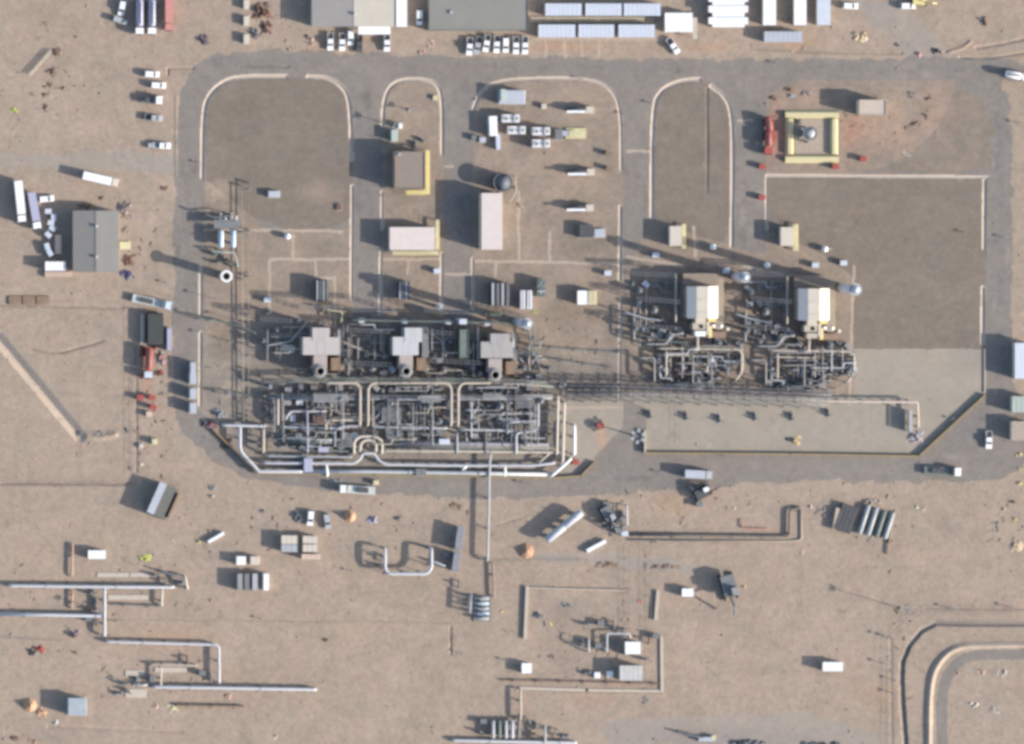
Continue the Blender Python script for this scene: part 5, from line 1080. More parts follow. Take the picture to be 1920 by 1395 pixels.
for i, (u, v, l) in enumerate(((488, 1160, 'low marker post on the thin line across the southern desert'), (1455, 118, 'dark post on the upper road kerb'), (1880, 445, 'dark post on the eastern road'), (1808, 436, 'dark post in the square gravel yard'), (905, 190, 'post beside the road at the chiller plot corner'),
        (1089, 148, 'post on the channel north of the lens vessels'), (1170, 214, 'post on the channel east of the lens vessels'), (1220, 193, 'post on the west shoulder of the rounded gravel island'), (310, 530, 'post west of the ringed stack across the road'), (657, 1070, 'post south of the orange cone'), (980, 905, 'post on the road below the white slanting pipe'),
        (862, 1223, 'post at the end of the thin line south of the striped skid'), (948, 1238, 'post west of the small white cube hut'), (215, 1165, 'post near the tee of the big white pipes'), (1358, 855, 'post on the apron kerb, middle'), (1785, 785, 'post on the slanting apron kerb'), (372, 305, 'post on the northwest channel'), (1905, 230, 'post on the far eastern shoulder'), (1237, 885, 'post on the southern road bend'))):
    mast(u, v, 1.3, l, 'marker_post', 'post', None, 2, .13, False, .5)

# ------------------------------------------------------------------ vehicles
KV = {'pw': ('pickup_white', k_pickup(WHITE)), 'ps': ('pickup_silver', k_pickup(LGREY)), 'cw': ('car_white', k_suv(WHITE)), 'cs': ('car_silver', k_suv(LGREY)), 'cd': ('car_dark', k_suv(DGREY)), 'pd': ('pickup_dark', k_pickup(DGREY))}
for i, (k, x0, y0, a) in enumerate((('pw', 881, 87, 93), ('ps', 896, 85, 99), ('pw', 913, 81, 99), ('pw', 932, 83, 92), ('cw', 949, 84, 90), ('pw', 968, 85, 90), ('pw', 985, 85, 90))):
    make(*KV[k], x0, y0, a, f'{ORD[i]} from the left in the row of seven parked vehicles under the flat grey roof', 'row of vehicles above the northern road', z=1.5)
for k, x0, y0, a, l in (('pw', 620, 78, 90, 'leftmost white pickup below the cream warehouse'), ('pw', 642, 79, 90, 'second white pickup below the cream warehouse'), ('cw', 658, 70, 90, 'short white car beside the dark pickup below the warehouse'), ('pd', 674, 82, 90, 'dark pickup below the cream warehouse'),
        ('pw', 726, 80, 90, 'white pickup alone under the warehouse awning'), ('cw', 787, 32, 90, 'white car in the dark gap east of the warehouse annex'), ('cw', 285, 139, 3, 'top white car in the column west of the road corner'), ('cw', 297, 160, 3, 'second white car in the column west of the road corner'),
        ('ps', 289, 221, 5, 'silver pickup fourth in the column west of the road corner'), ('pw', 304, 273, 3, 'white pickup towing a light trailer west of the road'), ('cs', 225, 38, 20, 'silver car west of the two parked tankers'), ('cw', 229, 15, 100, 'white car at the top edge beside the tankers'),
        ('cw', 87, 373, -5, 'white car between the tall trailers and the workshop'), ('pw', 1263, 86, 55, 'white pickup parked aslant below the larger white cabin'), ('cw', 1595, 11, 3, 'white car on the northeast track'), ('cw', 1703, 11, 0, 'white car beside the yellow loader at the top'),
        ('pw', 1855, 825, 90, 'white pickup on the wide road in the east'), ('cw', 583, 971, 95, 'white car north of the cream cabin cluster'), ('cs', 614, 977, 80, 'silver white car right of the white car, north of the cream cabins')):
    if l: make(*KV[k], x0, y0, a, l, z=1.5)
make('truck_tank', k_truck(WHITE, LAV, 10.6, 'tank', 'tanker_truck'), 260, 32, 90, 'left one of two grey lavender tanker trucks with white cabs at the top')
make('truck_tank', None, 283, 32, 90, 'right one of two grey lavender tanker trucks with white cabs at the top')
make('trailer_red', k_truck(SALM, SALM, 10.0, 'box', 'box_truck'), 315, 27, 90, 'faded red box truck right of the two tanker trucks')
make('flat_dark', k_truck(WHITE, GREY, 6.4, 'flat', 'flatbed_truck'), 284, 187, 3, 'dark flatbed truck with white cab in the column west of the corner')
b = B(); b.box(0, 0, .8, 2.6, 1.5, .5); x, y = P(286, 273, .8); t = T('light_trailer', 'small grey trailer hitched behind a white pickup', 'trailer', x, y); b.obj('bed', LGREY, t); b = B(); b.tube([(1.3, 0, .6), (2.2, 0, .6)], .06, 5); b.obj('drawbar', GREY, t); wheel_pair(t, (0,), .8, .35)
make('box_white', k_truck(CREAM, WHITE, 11.2, 'box', 'box_truck'), 188, 336, 13, 'long white box truck parked aslant north of the workshop')
make('trail_white', k_truck(WHITE, WHITE, 12.5, 'box', 'box_truck'), 36, 378, 84, 'white box truck at the left edge west of the workshop')
make('trail_lav', k_truck(WHITE, LAV, 11.2, 'box', 'box_truck'), 63, 395, 80, 'lavender box truck between the white box truck and the workshop')
make('flat_grey', k_truck(TURQ, mat('pale_flatbed', (.42, .44, .42)), 12.0, 'flat', 'flatbed_truck'), 284, 566, 12, 'grey green lorry parked aslant south of the workshop')
make('truck_far', k_truck(WHITE, WHITE, 7.5, 'tank', 'tanker_truck'), 1905, 142, 10, 'white truck at the right edge on the northern road')
make('flat_road', k_truck(WHITE, GREEN, 11, 'flat', 'flatbed_truck'), 1766, 883, 3, 'dark flatbed truck with white cab driving on the southern road')
make('box_grey', k_truck(LGREY, CABW2, 8.5, 'box', 'box_truck'), 1308, 889, 3, 'grey box truck on the road above the dark rig')
make('flat_blue', k_truck(WHITE, mat('pale_flatbed'), 11, 'flat', 'flatbed_truck'), 668, 918, 184, 'low flatbed with a round white cab below the southern kerb')
kiosk(705, 905, 10, 8, 1.4, 'pale yellow toolbox beside the low flatbed', PYEL); heap(630, 902, 30, 8, .8, GREY, 'dark props lying north of the low flatbed', 'prop_heap', 'props', m2=LGREY, n=10)
# red rig and dark open trailer on the west side
x, y = P(292, 617, 2.6); t = T('open_trailer', 'long open trailer with black tarpaulin, parked upright on the west side', 'trailer', x, y)
b = B(); b.box(0, 0, .9, 5.0, 9.6, .4); b.obj('chassis', DGREY, t); b = B(); b.box(0, 0, 1.9, 4.8, 9.4, 1.4, taper=.96); b.obj('tarpaulin', DARKSH, t)
for sx in (-1, 1):
    for v in (-3.5, -2.3, 3): b = B(); b.tube([(sx * 2.1 - .2, v, .45), (sx * 2.1 + .2, v, .45)], .45, 10); b.obj('wheel', BLACK, t)
wall([(266, 592), (266, 642)], 1.0, .9, CREAM2, 'cream barrier along the west side of the open trailer', 'barrier', 'barrier')
container(317, 636, 42, 8, 'thin lavender container east of the open trailer', LAV, H=2.2, deg=90)
make('truck_rig', k_truck(CABW, RED, 9.5, 'tank', 'rig_truck'), 277, 680, 92, 'red tank truck with grey cab south of the open trailer')
heap(305, 672, 18, 34, 1.6, mat('faded_red_metal', (.36, .12, .09)), 'red pipes heaped beside the red tank truck', m2=CABW2, n=14)
container(368 - 6, 690, 22, 10, 'pale grey container on the western kerb', CABW2, H=3.0, deg=90)
for i, (u, v) in enumerate(((262, 745), (284, 745), (286, 763))): make('unit_red', None, u, v, 10 * i, ('left', 'right', 'lower')[i] + ' of three small red boxes south of the red tank truck')
for u, v, w, d, l in ((270, 654, 14, 10, 'red crate at the head of the red tank truck'), (290, 652, 16, 8, 'red frame right of the red crate'), (268, 704, 12, 14, 'red box at the tail of the red tank truck'), (300, 700, 16, 12, 'red skid east of the tail of the red tank truck'), (264, 662, 8, 18, 'narrow red rack on the fence side of the red tank truck')): heap(u, v, w, d, 1.5, RED, l, 'red_equipment', 'equipment', n=7, m2=RUST)
kiosk(279, 776, 10, 9, 1.2, 'pink cream box south of the small red boxes', mat('pink_panel')); kiosk(290, 828, 10, 10, 1.6, 'yellow box in the desert west of the southwest kerb', PYEL); kiosk(265, 836, 8, 8, .7, 'cream box left of the yellow box', CREAM)
# big dark shelters
def shelter(px, py, w, l, H, deg, label, ridge):
    x, y = P(px, py, H); t = T('black_shelter', label, 'shelter', x, y, math.radians(-deg)); hx, hy = w * S / 2, l * S / 2
    b = B(); b.box(-.95, 0, H / 2, .15, 2 * hy - .2, H); b.obj('wall', GREY, t)
    b = B(); b.prof([(1.1, H), (hx, .2), (hx, .35), (1.1, H + .1)], -hy, hy); b.obj('canopy', DARKSH, t)
    b = B(); b.box(0, 0, H + .14, 2.2, 2 * hy, .18); b.obj('ridge_panel', ridge, t)
    for v in (-1, 0, 1): b = B(); b.box(0, v * (hy - .5), H / 2, .2, .2, H); b.obj('post', GREY, t)
    b = B(); b.box(hx + .3, 0, .7, .5, 2 * hy * .8, 1.2); b.obj('kerb_rail', BROWN, t)
shelter(294, 934, 68, 62, 3.4, 24, 'black tent canopy with a pale lavender ridge strip in the west', CABW2)
# pipe store in the south east
X0 = 1640
for i in range(4):
    u = 1620 + i * 15.5; vessel(u + 1, 974 + i * 4, 58 - 2 * i, .72, 1.0, mat('cast_grey', (.30, .32, .33), .4) if i != 2 else GREEN, ORD[i] + ' from the left of four long tanks side by side in the pipe store', -72, name='storage_tube', group='long grey tubes in the pipe store', sad=3, extra=False)
container(1568, 972, 40, 8, 'tan beam west of the four long tanks', mat('tan_container'), H=1.4, deg=100, name='timber_beam', cat='beam')
x, y = P(1588, 972, 2.0); t = T('dark_crate_stack', 'dark plank stack between the tan beam and the four long tanks', 'plank stack', x, y, math.radians(70)); 
for i in range(4): b = B(); b.box(0, (i - 1.5) * 1.3, .8, 8.2, 1.2, 1.5); b.obj('bundle', DGREY, t)
heap(1632, 942, 50, 12, 1.0, BROWN, 'rusty brown scrap north of the four long tanks', m2=CREAM2, n=18); heap(1667, 1015, 26, 12, .5, BROWN, 'brown cable reel remains right of the four long tanks', 'reel_heap', n=6)
pipe([(1676, 960), (1664, 1038)], .5, .25, mat('brown_pipe'), 'long brown pole right of the four long tanks', sup=False, flang=False)
# elongated twin-lobe tank and sheds in the south
for i, (u, v, m) in enumerate(((1043, 1000, CABW2), (1075, 974, CABW2))): vessel(u, v, 44, 1.2, 2.6, m, ('lower', 'upper')[i] + ' of two pale slanting tanks end to end in the southern desert', -39, group='slanting tanks')
for i, (u, v, l) in enumerate(((862, 1010, 46), (856, 1054, 36))):
    t = kiosk(u, v, 14, l, 3.0, ('upper', 'lower')[i] + ' grey shed of a tall narrow pair beside the white pipe frame', mat('dull_shed_roof', (.20, .20, .22), .7, var=.25), GREY, deg=8, name='narrow_shed', cat='shed')
pipe([(722, 1028), (722, 1068), (730, 1076), (800, 1076), (809, 1066), (809, 1028)], 3.4, .48, PWHITE, 'white pipe frame, three sides of a square, in the southern desert', step=5)
pipe([(811, 1052), (836, 1062)], 2.0, .3, PWHITE, 'short white spur of the three sided pipe frame')
for u, v, l, w, a, lab in ((405, 1008, 34, 6, -30, 'white plank lying aslant south of the black tent'), (1118, 1024, 40, 7, -28, 'white beam lying aslant south of the slanting tanks')): container(u, v, l, w, lab, WHITE, H=1.2, deg=a, name='white_beam', cat='beam')
def cone(px, py, r, H, m, label, name='canvas_tent'):
    x, y = P(px, py, 0); t = T(name, label, 'tent', x, y); b = B(); b.cyl(0, 0, 0, H, r * S, .1, 8); b.obj('canvas', m, t); b = B(); b.cyl(0, 0, H - .2, H + .3, .06, n=6); b.obj('pole', GREY, t)
cone(656, 968, 12, 2.6, ORANGE, 'orange tan cone tent north of the three sided pipe frame'); cone(986, 1033, 16, 1.8, mat('rust_orange', (.31, .19, .125)), 'rust orange mound tent west of the slanting white beam')
cone(56, 1322, 14, 2.2, ORANGE, 'orange cone tent in the southwest corner'); heap(78, 1336, 24, 16, .9, ORANGE, 'collapsed orange canvas right of the southwest cone tent', 'collapsed_canvas', 'canvas', boxes=False, n=7)
# rigs and machines
def machine(px, py, deg, label, m, m2, s=1.0):
    x, y = P(px, py, 1.5); t = T('work_machine', label, 'machine', x, y, math.radians(-deg))
    for sg in (-1, 1): b = B(); b.prof([(-2.2 * s, .05), (2.0 * s, .05), (2.4 * s, .5), (2.0 * s, .95), (-2.2 * s, .95), (-2.5 * s, .5)], sg * 1.1 * s - .3, sg * 1.1 * s + .3); b.obj('track', BLACK, t)
    b = B(); b.box(-.3 * s, 0, 1.5 * s, 3.6 * s, 2.4 * s, 1.1 * s); b.obj('body', m, t)
    b = B(); b.box(.9 * s, .6 * s, 2.4 * s, 1.4 * s, 1.1 * s, 1.3 * s); b.obj('cab', m2, t)
    b = B(); b.tube([(1.2 * s, -.3 * s, 1.8 * s), (3.4 * s, -.3 * s, 3.3 * s), (5.0 * s, -.3 * s, 1.4 * s)], .22 * s, 6); b.obj('boom', m, t)
machine(1318, 924, -25, 'dark digging machine with white cab below the grey box truck', DGREY, WHITE, 1.15); machine(1366, 1100, 75, 'dark grey machine with a boom east of the walled compound', GREY, MGREY, 1.7)
machine(1140, 965, 60, 'dark cluttered rig at the west end of the embanked pipe', GREY, LGREY, 1.2); machine(1725, 2, 5, 'yellow loader at the top edge in the northeast', YEL, YEL, 1.0)
for args in ((1150, 985, 50, 50, 1.6, GREY, 'grey hoses and frames round the cluttered rig', 'rig_debris', 'debris', 26), (105, 98, 30, 14, 1.3, BROWN, 'brown timber pile at the head of the lattice boom', 'timber_pile', 'timber', 10), (98, 135, 24, 12, 1.0, BROWN, 'brown heap below the lattice boom', 'timber_pile', 'timber', 8),
    (90, 160, 22, 10, .9, BROWN, 'second brown heap below the lattice boom', 'timber_pile', 'timber', 8), (116, 166, 14, 10, .8, BROWN, 'third brown heap right of the second heap', 'timber_pile', 'timber', 6), (86, 178, 20, 8, .7, BROWN, 'fourth brown heap in the western scatter', 'timber_pile', 'timber', 7), (62, 176, 9, 10, .6, BROWN, 'small heap on the left of the western scatter', 'timber_pile', 'timber', 5), (86, 202, 9, 20, .8, BROWN, 'upright narrow heap at the foot of the western scatter', 'timber_pile', 'timber', 6),
    (26, 209, 20, 12, 1.0, mat('lime_tarp', (.45, .48, .12)), 'lime yellow heap in the far west', 'covered_pile', 'covered pile', 6), (382, 74, 22, 20, 1.6, mat('purple_scrap', (.13, .10, .12)), 'dark purple heap north of the road corner', 'scrap_heap', 'scrap heap', 12), (142, 68, 8, 8, .6, BROWN, 'small heap between lattice boom and tankers', 'scrap_heap', 'scrap heap', 4),
    (235, 392, 34, 42, 1.3, mat('yard_scrap', (.26, .21, .19)), 'mixed scrap heap at the northeast corner of the workshop', 'scrap_heap', 'scrap heap', 26), (236, 432, 18, 16, .9, mat('yard_scrap'), 'small scrap heap beside the workshop above the yellow pallet', 'scrap_heap', 'scrap heap', 8), (242, 488, 28, 26, 1.1, RUST, 'rusty frames east of the workshop below the yellow pallet', 'rust_heap', 'frames', 14), (240, 514, 32, 20, 1.2, BLUE, 'navy tarpaulin heap southeast of the workshop', 'tarpaulin_heap', 'tarpaulin', 10),
    (160, 386, 50, 10, 1.0, BROWN, 'brown timber stacked along the north wall of the workshop', 'timber_pile', 'timber', 12), (192, 372, 14, 8, .6, BROWN, 'small brown heap north of the workshop scrap', 'timber_pile', 'timber', 5), (308, 352, 20, 12, .7, BROWN, 'brown scrap by the western road, north', 'scrap_heap', 'scrap heap', 8),
    (490, 20, 40, 34, 1.8, RUST, 'rust red machinery at the top, west of the warehouse', 'rusty_machinery', 'machinery', 22), (500, 52, 24, 26, 1.4, RUST, 'rust red frame below the rusty machinery', 'rusty_machinery', 'machinery', 12), (478, 62, 14, 30, 1.6, GREY, 'dark fittings right of the three cream blocks', 'fittings_heap', 'fittings', 12),
    (585, 78, 10, 22, .8, mat('pink_rock', (.42, .28, .22)), 'pinkish rocks left of the parked pickups', 'rock_group', 'rocks', 7), (577, 68, 8, 10, .8, DGREY, 'dark box left of the pinkish rocks', 'scrap_heap', 'scrap heap', 4), (808, 84, 12, 28, .6, mat('pink_rock'), 'pinkish rocks left of the row of seven vehicles', 'rock_group', 'rocks', 8), (790, 98, 18, 6, .5, mat('pink_rock'), 'low pinkish stones on the kerb below the rocks', 'rock_group', 'rocks', 5),
    (1612, 68, 38, 20, 1.2, mat('cream_scrap', (.48, .38, .26)), 'cream and brown dismantled crane parts in the northeast', 'crane_parts', 'crane parts', 12), (1682, 84, 10, 8, .8, DGREY, 'dark barrel north of the upper road', 'scrap_heap', 'scrap heap', 4), (1848, 40, 10, 22, 1.8, BROWN, 'dark brown upright heap in the northeast desert', 'scrap_heap', 'scrap heap', 7),
    (1722, 100, 14, 14, 1.3, mat('pink_gate', (.45, .28, .26)), 'pink gate barrier on the north side of the road', 'gate_barrier', 'barrier', 5), (1757, 96, 22, 12, 1.1, DGREY, 'dark gate barrier right of the pink barrier', 'gate_barrier', 'barrier', 7), (1451, 184, 16, 10, .9, RUST, 'maroon box north of the red trucks', 'scrap_heap', 'scrap heap', 5), (1478, 168, 20, 8, .8, RUST, 'maroon scrap on the road edge north of the basin', 'scrap_heap', 'scrap heap', 7), (1512, 176, 26, 12, .8, mat('yard_scrap'), 'grey brown scrap north of the basin', 'scrap_heap', 'scrap heap', 10), (1484, 180, 14, 8, .9, LGREY, 'silver heap north of the basin', 'scrap_heap', 'scrap heap', 5),
    (1709, 178, 16, 14, 1.0, GREY, 'dark green box cluster east of the cream hut', 'scrap_heap', 'scrap heap', 6), (1741, 184, 10, 14, .9, RUST, 'small red brown box pair east of the cream hut', 'scrap_heap', 'scrap heap', 4), (1738, 216, 8, 22, .9, BROWN, 'upright brown stack east of the cream hut', 'timber_pile', 'timber', 5), (1716, 232, 26, 8, .7, BROWN, 'flat brown timber southeast of the cream hut', 'timber_pile', 'timber', 6), (1698, 240, 16, 8, .5, BROWN, 'low brown timber left of the flat brown timber', 'timber_pile', 'timber', 5), (1700, 288, 20, 12, .4, CONCL, 'pale spill of concrete in the northeast plot', 'concrete_spill', 'concrete', 4),
    (195, 814, 50, 12, 1.0, CONC, 'grey rubble at the foot of the diagonal ditch', 'rubble_heap', 'rubble', 16), (238, 806, 10, 12, .8, GREY, 'grey boulder east of the rubble', 'boulder', 'boulder', 3), (246, 878, 12, 8, .8, GREY, 'grey heap above the black tent', 'scrap_heap', 'scrap heap', 4), (396, 915, 18, 12, .5, GREY, 'faint grey scrap right of the black tent', 'scrap_heap', 'scrap heap', 6), (398, 930, 8, 8, .9, CREAM, 'pale block right of the black tent', 'block', 'block', 3), (323, 1015, 9, 8, .8, CREAM, 'pale block south of the black tent', 'block', 'block', 3), (373, 1016, 9, 8, .8, mat('yellow_debris'), 'yellowish block left of the slanting white plank', 'block', 'block', 3),
    (560, 968, 22, 26, 1.8, GREY, 'dark machine heap left of the white car, north of the cream cabins', 'scrap_heap', 'scrap heap', 12), (474, 980, 8, 30, .8, BROWN, 'narrow upright brown beam in the southern desert', 'timber_pile', 'timber', 5), (493, 958, 12, 10, .7, GREY, 'small grey heap above the narrow upright beam', 'scrap_heap', 'scrap heap', 5), (700, 974, 26, 12, 1.2, LAV, 'lavender grey covered pile right of the orange tent', 'covered_pile', 'covered pile', 7), (747, 972, 18, 10, 1.0, GREY, 'dark pile right of the lavender covered pile', 'scrap_heap', 'scrap heap', 6), (856, 950, 24, 14, 1.1, BROWN, 'brown pile beside the long grey pipe', 'timber_pile', 'timber', 7), (882, 960, 12, 10, 1.0, mat('rust_orange'), 'rust orange barrel beside the long grey pipe', 'barrel_heap', 'barrels', 4),
    (1375, 955, 9, 9, .9, CREAM, 'pale block east of the digging machine', 'block', 'block', 3), (1100, 1016, 10, 12, .6, GREY, 'grey debris left of the slanting white beam', 'scrap_heap', 'scrap heap', 5), (1520, 950, 10, 9, .9, CREAM, 'pale block beside the elbow of the embanked pipe', 'block', 'block', 3), (1545, 960, 30, 24, .8, mat('yard_scrap'), 'loose scrap between the elbow and the pipe store', 'scrap_heap', 'scrap heap', 12), (1504, 1036, 9, 8, .8, CREAM, 'pale block below the elbow of the embanked pipe', 'block', 'block', 3), (1718, 950, 12, 8, .8, CREAM, 'left pale stone of a pair east of the pipe store', 'block', 'block', 3), (1734, 954, 9, 9, .8, mat('pink_panel'), 'right pinkish stone of a pair east of the pipe store', 'block', 'block', 3),
    (1900, 942, 12, 10, 1.0, BROWN, 'dark brown heap at the eastern edge', 'scrap_heap', 'scrap heap', 5), (1884, 955, 9, 9, .8, CREAM, 'pale block at the eastern edge', 'block', 'block', 3), (1902, 974, 9, 9, .9, mat('yellow_debris'), 'yellow block at the eastern edge', 'block', 'block', 3), (1870, 985, 6, 30, .6, GREY, 'thin curved debris line at the eastern edge', 'scrap_heap', 'scrap heap', 8), (1905, 1025, 24, 26, .9, mat('cream_scrap'), 'cream and brown debris low on the eastern edge', 'scrap_heap', 'scrap heap', 16), (1912, 853, 18, 6, 1.0, YEL, 'upper yellow beam on the right edge', 'yellow_beam', 'beam', 3), (1914, 880, 14, 6, .9, mat('olive_frame'), 'olive beam between two yellow beams on the right edge', 'yellow_beam', 'beam', 3), (1912, 906, 18, 6, 1.0, YEL, 'lower yellow beam on the right edge', 'yellow_beam', 'beam', 3),
    (272, 1047, 26, 14, .8, mat('lime_tarp'), 'lime yellow crates right of the southwest white cabin', 'crate_group', 'crates', 7), (140, 1190, 22, 24, 1.8, mat('purple_box', (.22, .16, .19)), 'purple brown box between the big white pipes', 'covered_pile', 'covered pile', 6), (72, 1217, 24, 14, 1.4, RED, 'red and dark scrap south of the big white pipes', 'scrap_heap', 'scrap heap', 10), (60, 1222, 18, 16, 1.2, DGREY, 'dark scrap left of the red scrap', 'scrap_heap', 'scrap heap', 8), (142, 1224, 9, 9, .8, RUST, 'small rusty drum right of the red scrap', 'scrap_heap', 'scrap heap', 3), (325, 1330, 28, 18, .7, PYEL, 'pale yellow crates in the south beside the long timber', 'crate_group', 'crates', 8), (292, 1324, 14, 14, .7, mat('pink_rock'), 'pinkish stones left of the pale yellow crates', 'rock_group', 'rocks', 5), (430, 1306, 26, 10, .7, mat('pink_rock'), 'pinkish stones under the end of the white pipe', 'rock_group', 'rocks', 7),
    (104, 1355, 9, 10, 1.0, WHITE, 'white block south of the grey blue hut', 'block', 'block', 3), (518, 1382, 12, 10, .8, PYEL, 'pale yellow block at the bottom edge', 'block', 'block', 3), (611, 1200, 18, 5, .5, RUST, 'rusty beam alone in the southern desert', 'rusty_beam', 'beam', 3), (942, 1146, 8, 8, .7, YEL, 'yellow box right of the striped skid', 'block', 'block', 3), (1010, 1152, 20, 14, 1.4, GREY, 'dark round machine inside the western compound wall', 'scrap_heap', 'scrap heap', 8), (1037, 1170, 14, 8, .8, YEL, 'yellow box in the compound', 'block', 'block', 3), (1060, 1135, 34, 12, .6, GREY, 'grey hoses in the north of the compound', 'scrap_heap', 'scrap heap', 9), (1200, 1128, 20, 8, .5, SALM, 'faint red patch of tarpaulin in the compound', 'tarpaulin_heap', 'tarpaulin', 4),
    (1395, 1100, 8, 8, .8, PYEL, 'pale yellow box right of the dark grey machine', 'block', 'block', 3), (1210, 1315, 14, 20, .4, GREY, 'grey debris south of the compound', 'scrap_heap', 'scrap heap', 6), (1800, 1262, 14, 8, .7, mat('pink_rock'), 'first pinkish rocks inside the pond bank', 'rock_group', 'rocks', 4), (1838, 1260, 24, 10, .8, mat('pink_rock'), 'second pinkish rocks inside the pond bank', 'rock_group', 'rocks', 6), (1880, 1262, 26, 10, .9, CREAM2, 'third pinkish rocks inside the pond bank', 'rock_group', 'rocks', 7), (1826, 1320, 18, 14, 1.1, CREAM, 'pale boulder alone inside the pond bank', 'boulder', 'boulder', 4), (1868, 1330, 30, 20, .4, CONC, 'grey rubble patch inside the pond bank', 'rubble_heap', 'rubble', 9),
    (1140, 1058, 60, 14, .5, BROWN, 'long low strip of brown scrap north of the compound', 'scrap_heap', 'scrap heap', 14), (1240, 1062, 90, 12, .5, BROWN, 'eastern strip of brown scrap north of the compound', 'scrap_heap', 'scrap heap', 18), (265, 868, 12, 10, .6, CREAM, 'small cream stone above the black tent', 'block', 'block', 3), (1765, 135 - 37, 8, 8, .8, mat('pink_gate'), 'small pink post base beside the dark gate barrier', 'block', 'block', 3)):
    x0, y0, w, d, h, m, lab, nm, ct, n = args; heap(x0, y0, w, d, h, m, lab, nm, ct, n)
kiosk(234, 460, 20, 14, .5, 'yellow pallet stack beside the workshop east wall', PYEL, name='pallet_stack', cat='pallets')
# items in the shade west of the workshop
for i, (u, v) in enumerate(((90, 396), (95, 418), (98, 428), (90, 440), (93, 474), (88, 462), (100, 408))): make('unit_pale', None, u, v, 15 * i, ('top', 'second', 'third', 'fourth', 'sixth', 'fifth', 'upper right')[i] + ' pale box in the shaded column west of the workshop', 'pale boxes west of the workshop', z=.8)
container(109, 458, 36, 12, 'pink cream container in the shade west of the workshop', mat('pink_panel'), H=1.6, deg=90)
for i, v in enumerate((8, 39, 73)): kiosk(462, v, 10, 18, 1.5, ('top', 'middle', 'bottom')[i] + ' of three cream blocks in a column at the top', CREAM, group='cream blocks in a column')
# lattice boom
x, y = P(76, 117, .8); t = T('lattice_boom', 'long cream lattice boom lying in the northwest desert', 'crane boom', x, y, math.radians(48))
for a, c in ((-.4, 0), (.4, 0), (0, .6)): b = B(); b.tube([(-4.9, a, .5 + c), (4.9, a, .5 + c)], .1, 5); b.obj('chord', CREAM, t)
b = B()
for k in range(10): b.tube([(-4.5 + k, -.4, .5), (-4.0 + k, .4, .5)], .05, 4); b.tube([(-4.5 + k, 0, 1.1), (-4.0 + k, .4, .5)], .05, 4)
b.obj('lacing', CREAM2, t)
# ------------------------------------------------------------------ southern pipelines, walls and skids
pipe([(18, 1098), (180, 1100), (325, 1101)], 1.5, .5, PWHITE, 'upper white pipeline entering from the left edge', ends='dd')
pipe([(-20, 1151), (100, 1153), (194, 1155)], 1.5, .55, PWHITE, 'lower white pipeline entering from the left edge', ends='nd')
pipe([(196, 1104), (196, 1192)], 1.9, .45, PWHITE, 'upright white pipe joining the two western pipelines')
pipe([(200, 1203), (300, 1206), (410, 1209), (411, 1280)], 1.6, .42, PWHITE, 'white pipeline stepping down between the two lower skids')
pipe([(288, 1288), (430, 1290), (592, 1293)], 1.5, .5, PWHITE, 'white pipeline ending in the open southern desert')
pipe([(304, 1105), (303, 1135)], 1.3, .34, CREAM, 'short cream branch below the upper white pipeline')
pipe([(210, 1133), (300, 1137)], .8, .2, GREY, 'thin grey pipe under the upper white pipeline')
pipe([(346, 1080), (352, 1104)], 2.2, .4, CREAM, 'cream end piece at the east end of the upper pipeline'); pipe([(300, 1070), (348, 1086)], 2.2, .26, GREY, 'thin arching pipe over the upper pipeline skid')
pipe([(282, 1246), (370, 1248)], 1.5, .26, CREAM2, 'thin cream pipe above the southern skid'); pipe([(302, 1250), (302, 1286)], 1.8, .28, CREAM, 'short upright pipe over the southern skid')
pipe([(136, 1020), (135, 1080)], .8, .3, mat('orange_tan_pipe', (.42, .28, .2)), 'orange tan pipe west of the southwest white cabin'); pipe([(136, 1108), (135, 1140)], .8, .3, mat('orange_tan_pipe'), 'orange tan pipe continuing below the upper pipeline')
for u, v, w, d, l in ((212, 1078, 60, 8, 'left cream slab above the upper white pipeline'), (262, 1078, 36, 8, 'middle cream slab above the upper white pipeline'), (240, 1120, 76, 9, 'cream slab below the upper white pipeline'), (252, 1262, 34, 10, 'pale slab above the southern skid'), (320, 1256, 60, 9, 'pink slab under the thin cream pipe'), (255, 1300, 40, 16, 'pale yellow slab below the southern skid')):
    x, y = P(u, v, 0); t = T('concrete_slab', l, 'slab', x, y); B().box(0, 0, .05, w * S, d * S, .3).obj('slab', CONCL, t)
for i, (u, v, g, k) in enumerate(((170, 1112, 0, 1), (178, 1130, 90, 3), (165, 1160, 0, 6), (180, 1165, 90, 0), (172, 1145, 45, 5), (290, 1078, 0, 1), (310, 1092, 90, 0), (336, 1092, 0, 4), (232, 1282, 0, 1), (256, 1276, 90, 3), (268, 1284, 0, 9), (284, 1272, 90, 6), (240, 1295, 45, 0), (222, 1300, 0, 4), (378, 1262, 0, 6), (395, 1270, 90, 0), (350, 1236, 90, 5))):
    make(*KM[k], u, v, g, f'{KN[KM[k][0]]}, number {i + 1} from north to south, among the southwest pipelines', 'fittings among the southwest pipelines')
mast(182, 1142, 5.5, 'thin pole among the upper white pipelines', heads=2); mast(252, 1283, 3.5, 'pole at the west end of the southern skid', heads=2)
# striped skid
x, y = P(906, 1141, 2.0); t = T('valve_skid', 'grey green skid of stacked coils south of the long grey pipe', 'skid', x, y)
b = B(); b.box(0, 0, .2, 5.2, 7.6, .4); b.obj('base_frame', GREY, t)
for i in range(5): b = B(); b.drum(-1.8, 1.8, -3 + i * 1.5, 1.6, .45, 10); b.obj('coil', TURQ if i % 2 else LGREY, t, True)
for i in range(3): b = B(); b.cyl(-.8 + i * .9, 2.4 - 2.2 * i, 1.6, 3.4, .25, n=8); b.obj('riser', GREY, t)
rack([(880, 1150), (882, 1112)], 2.6, 1.0, 3, 'little trestle throwing the striped shadow west of the coil skid', [GREY, LGREY], step=1.6)
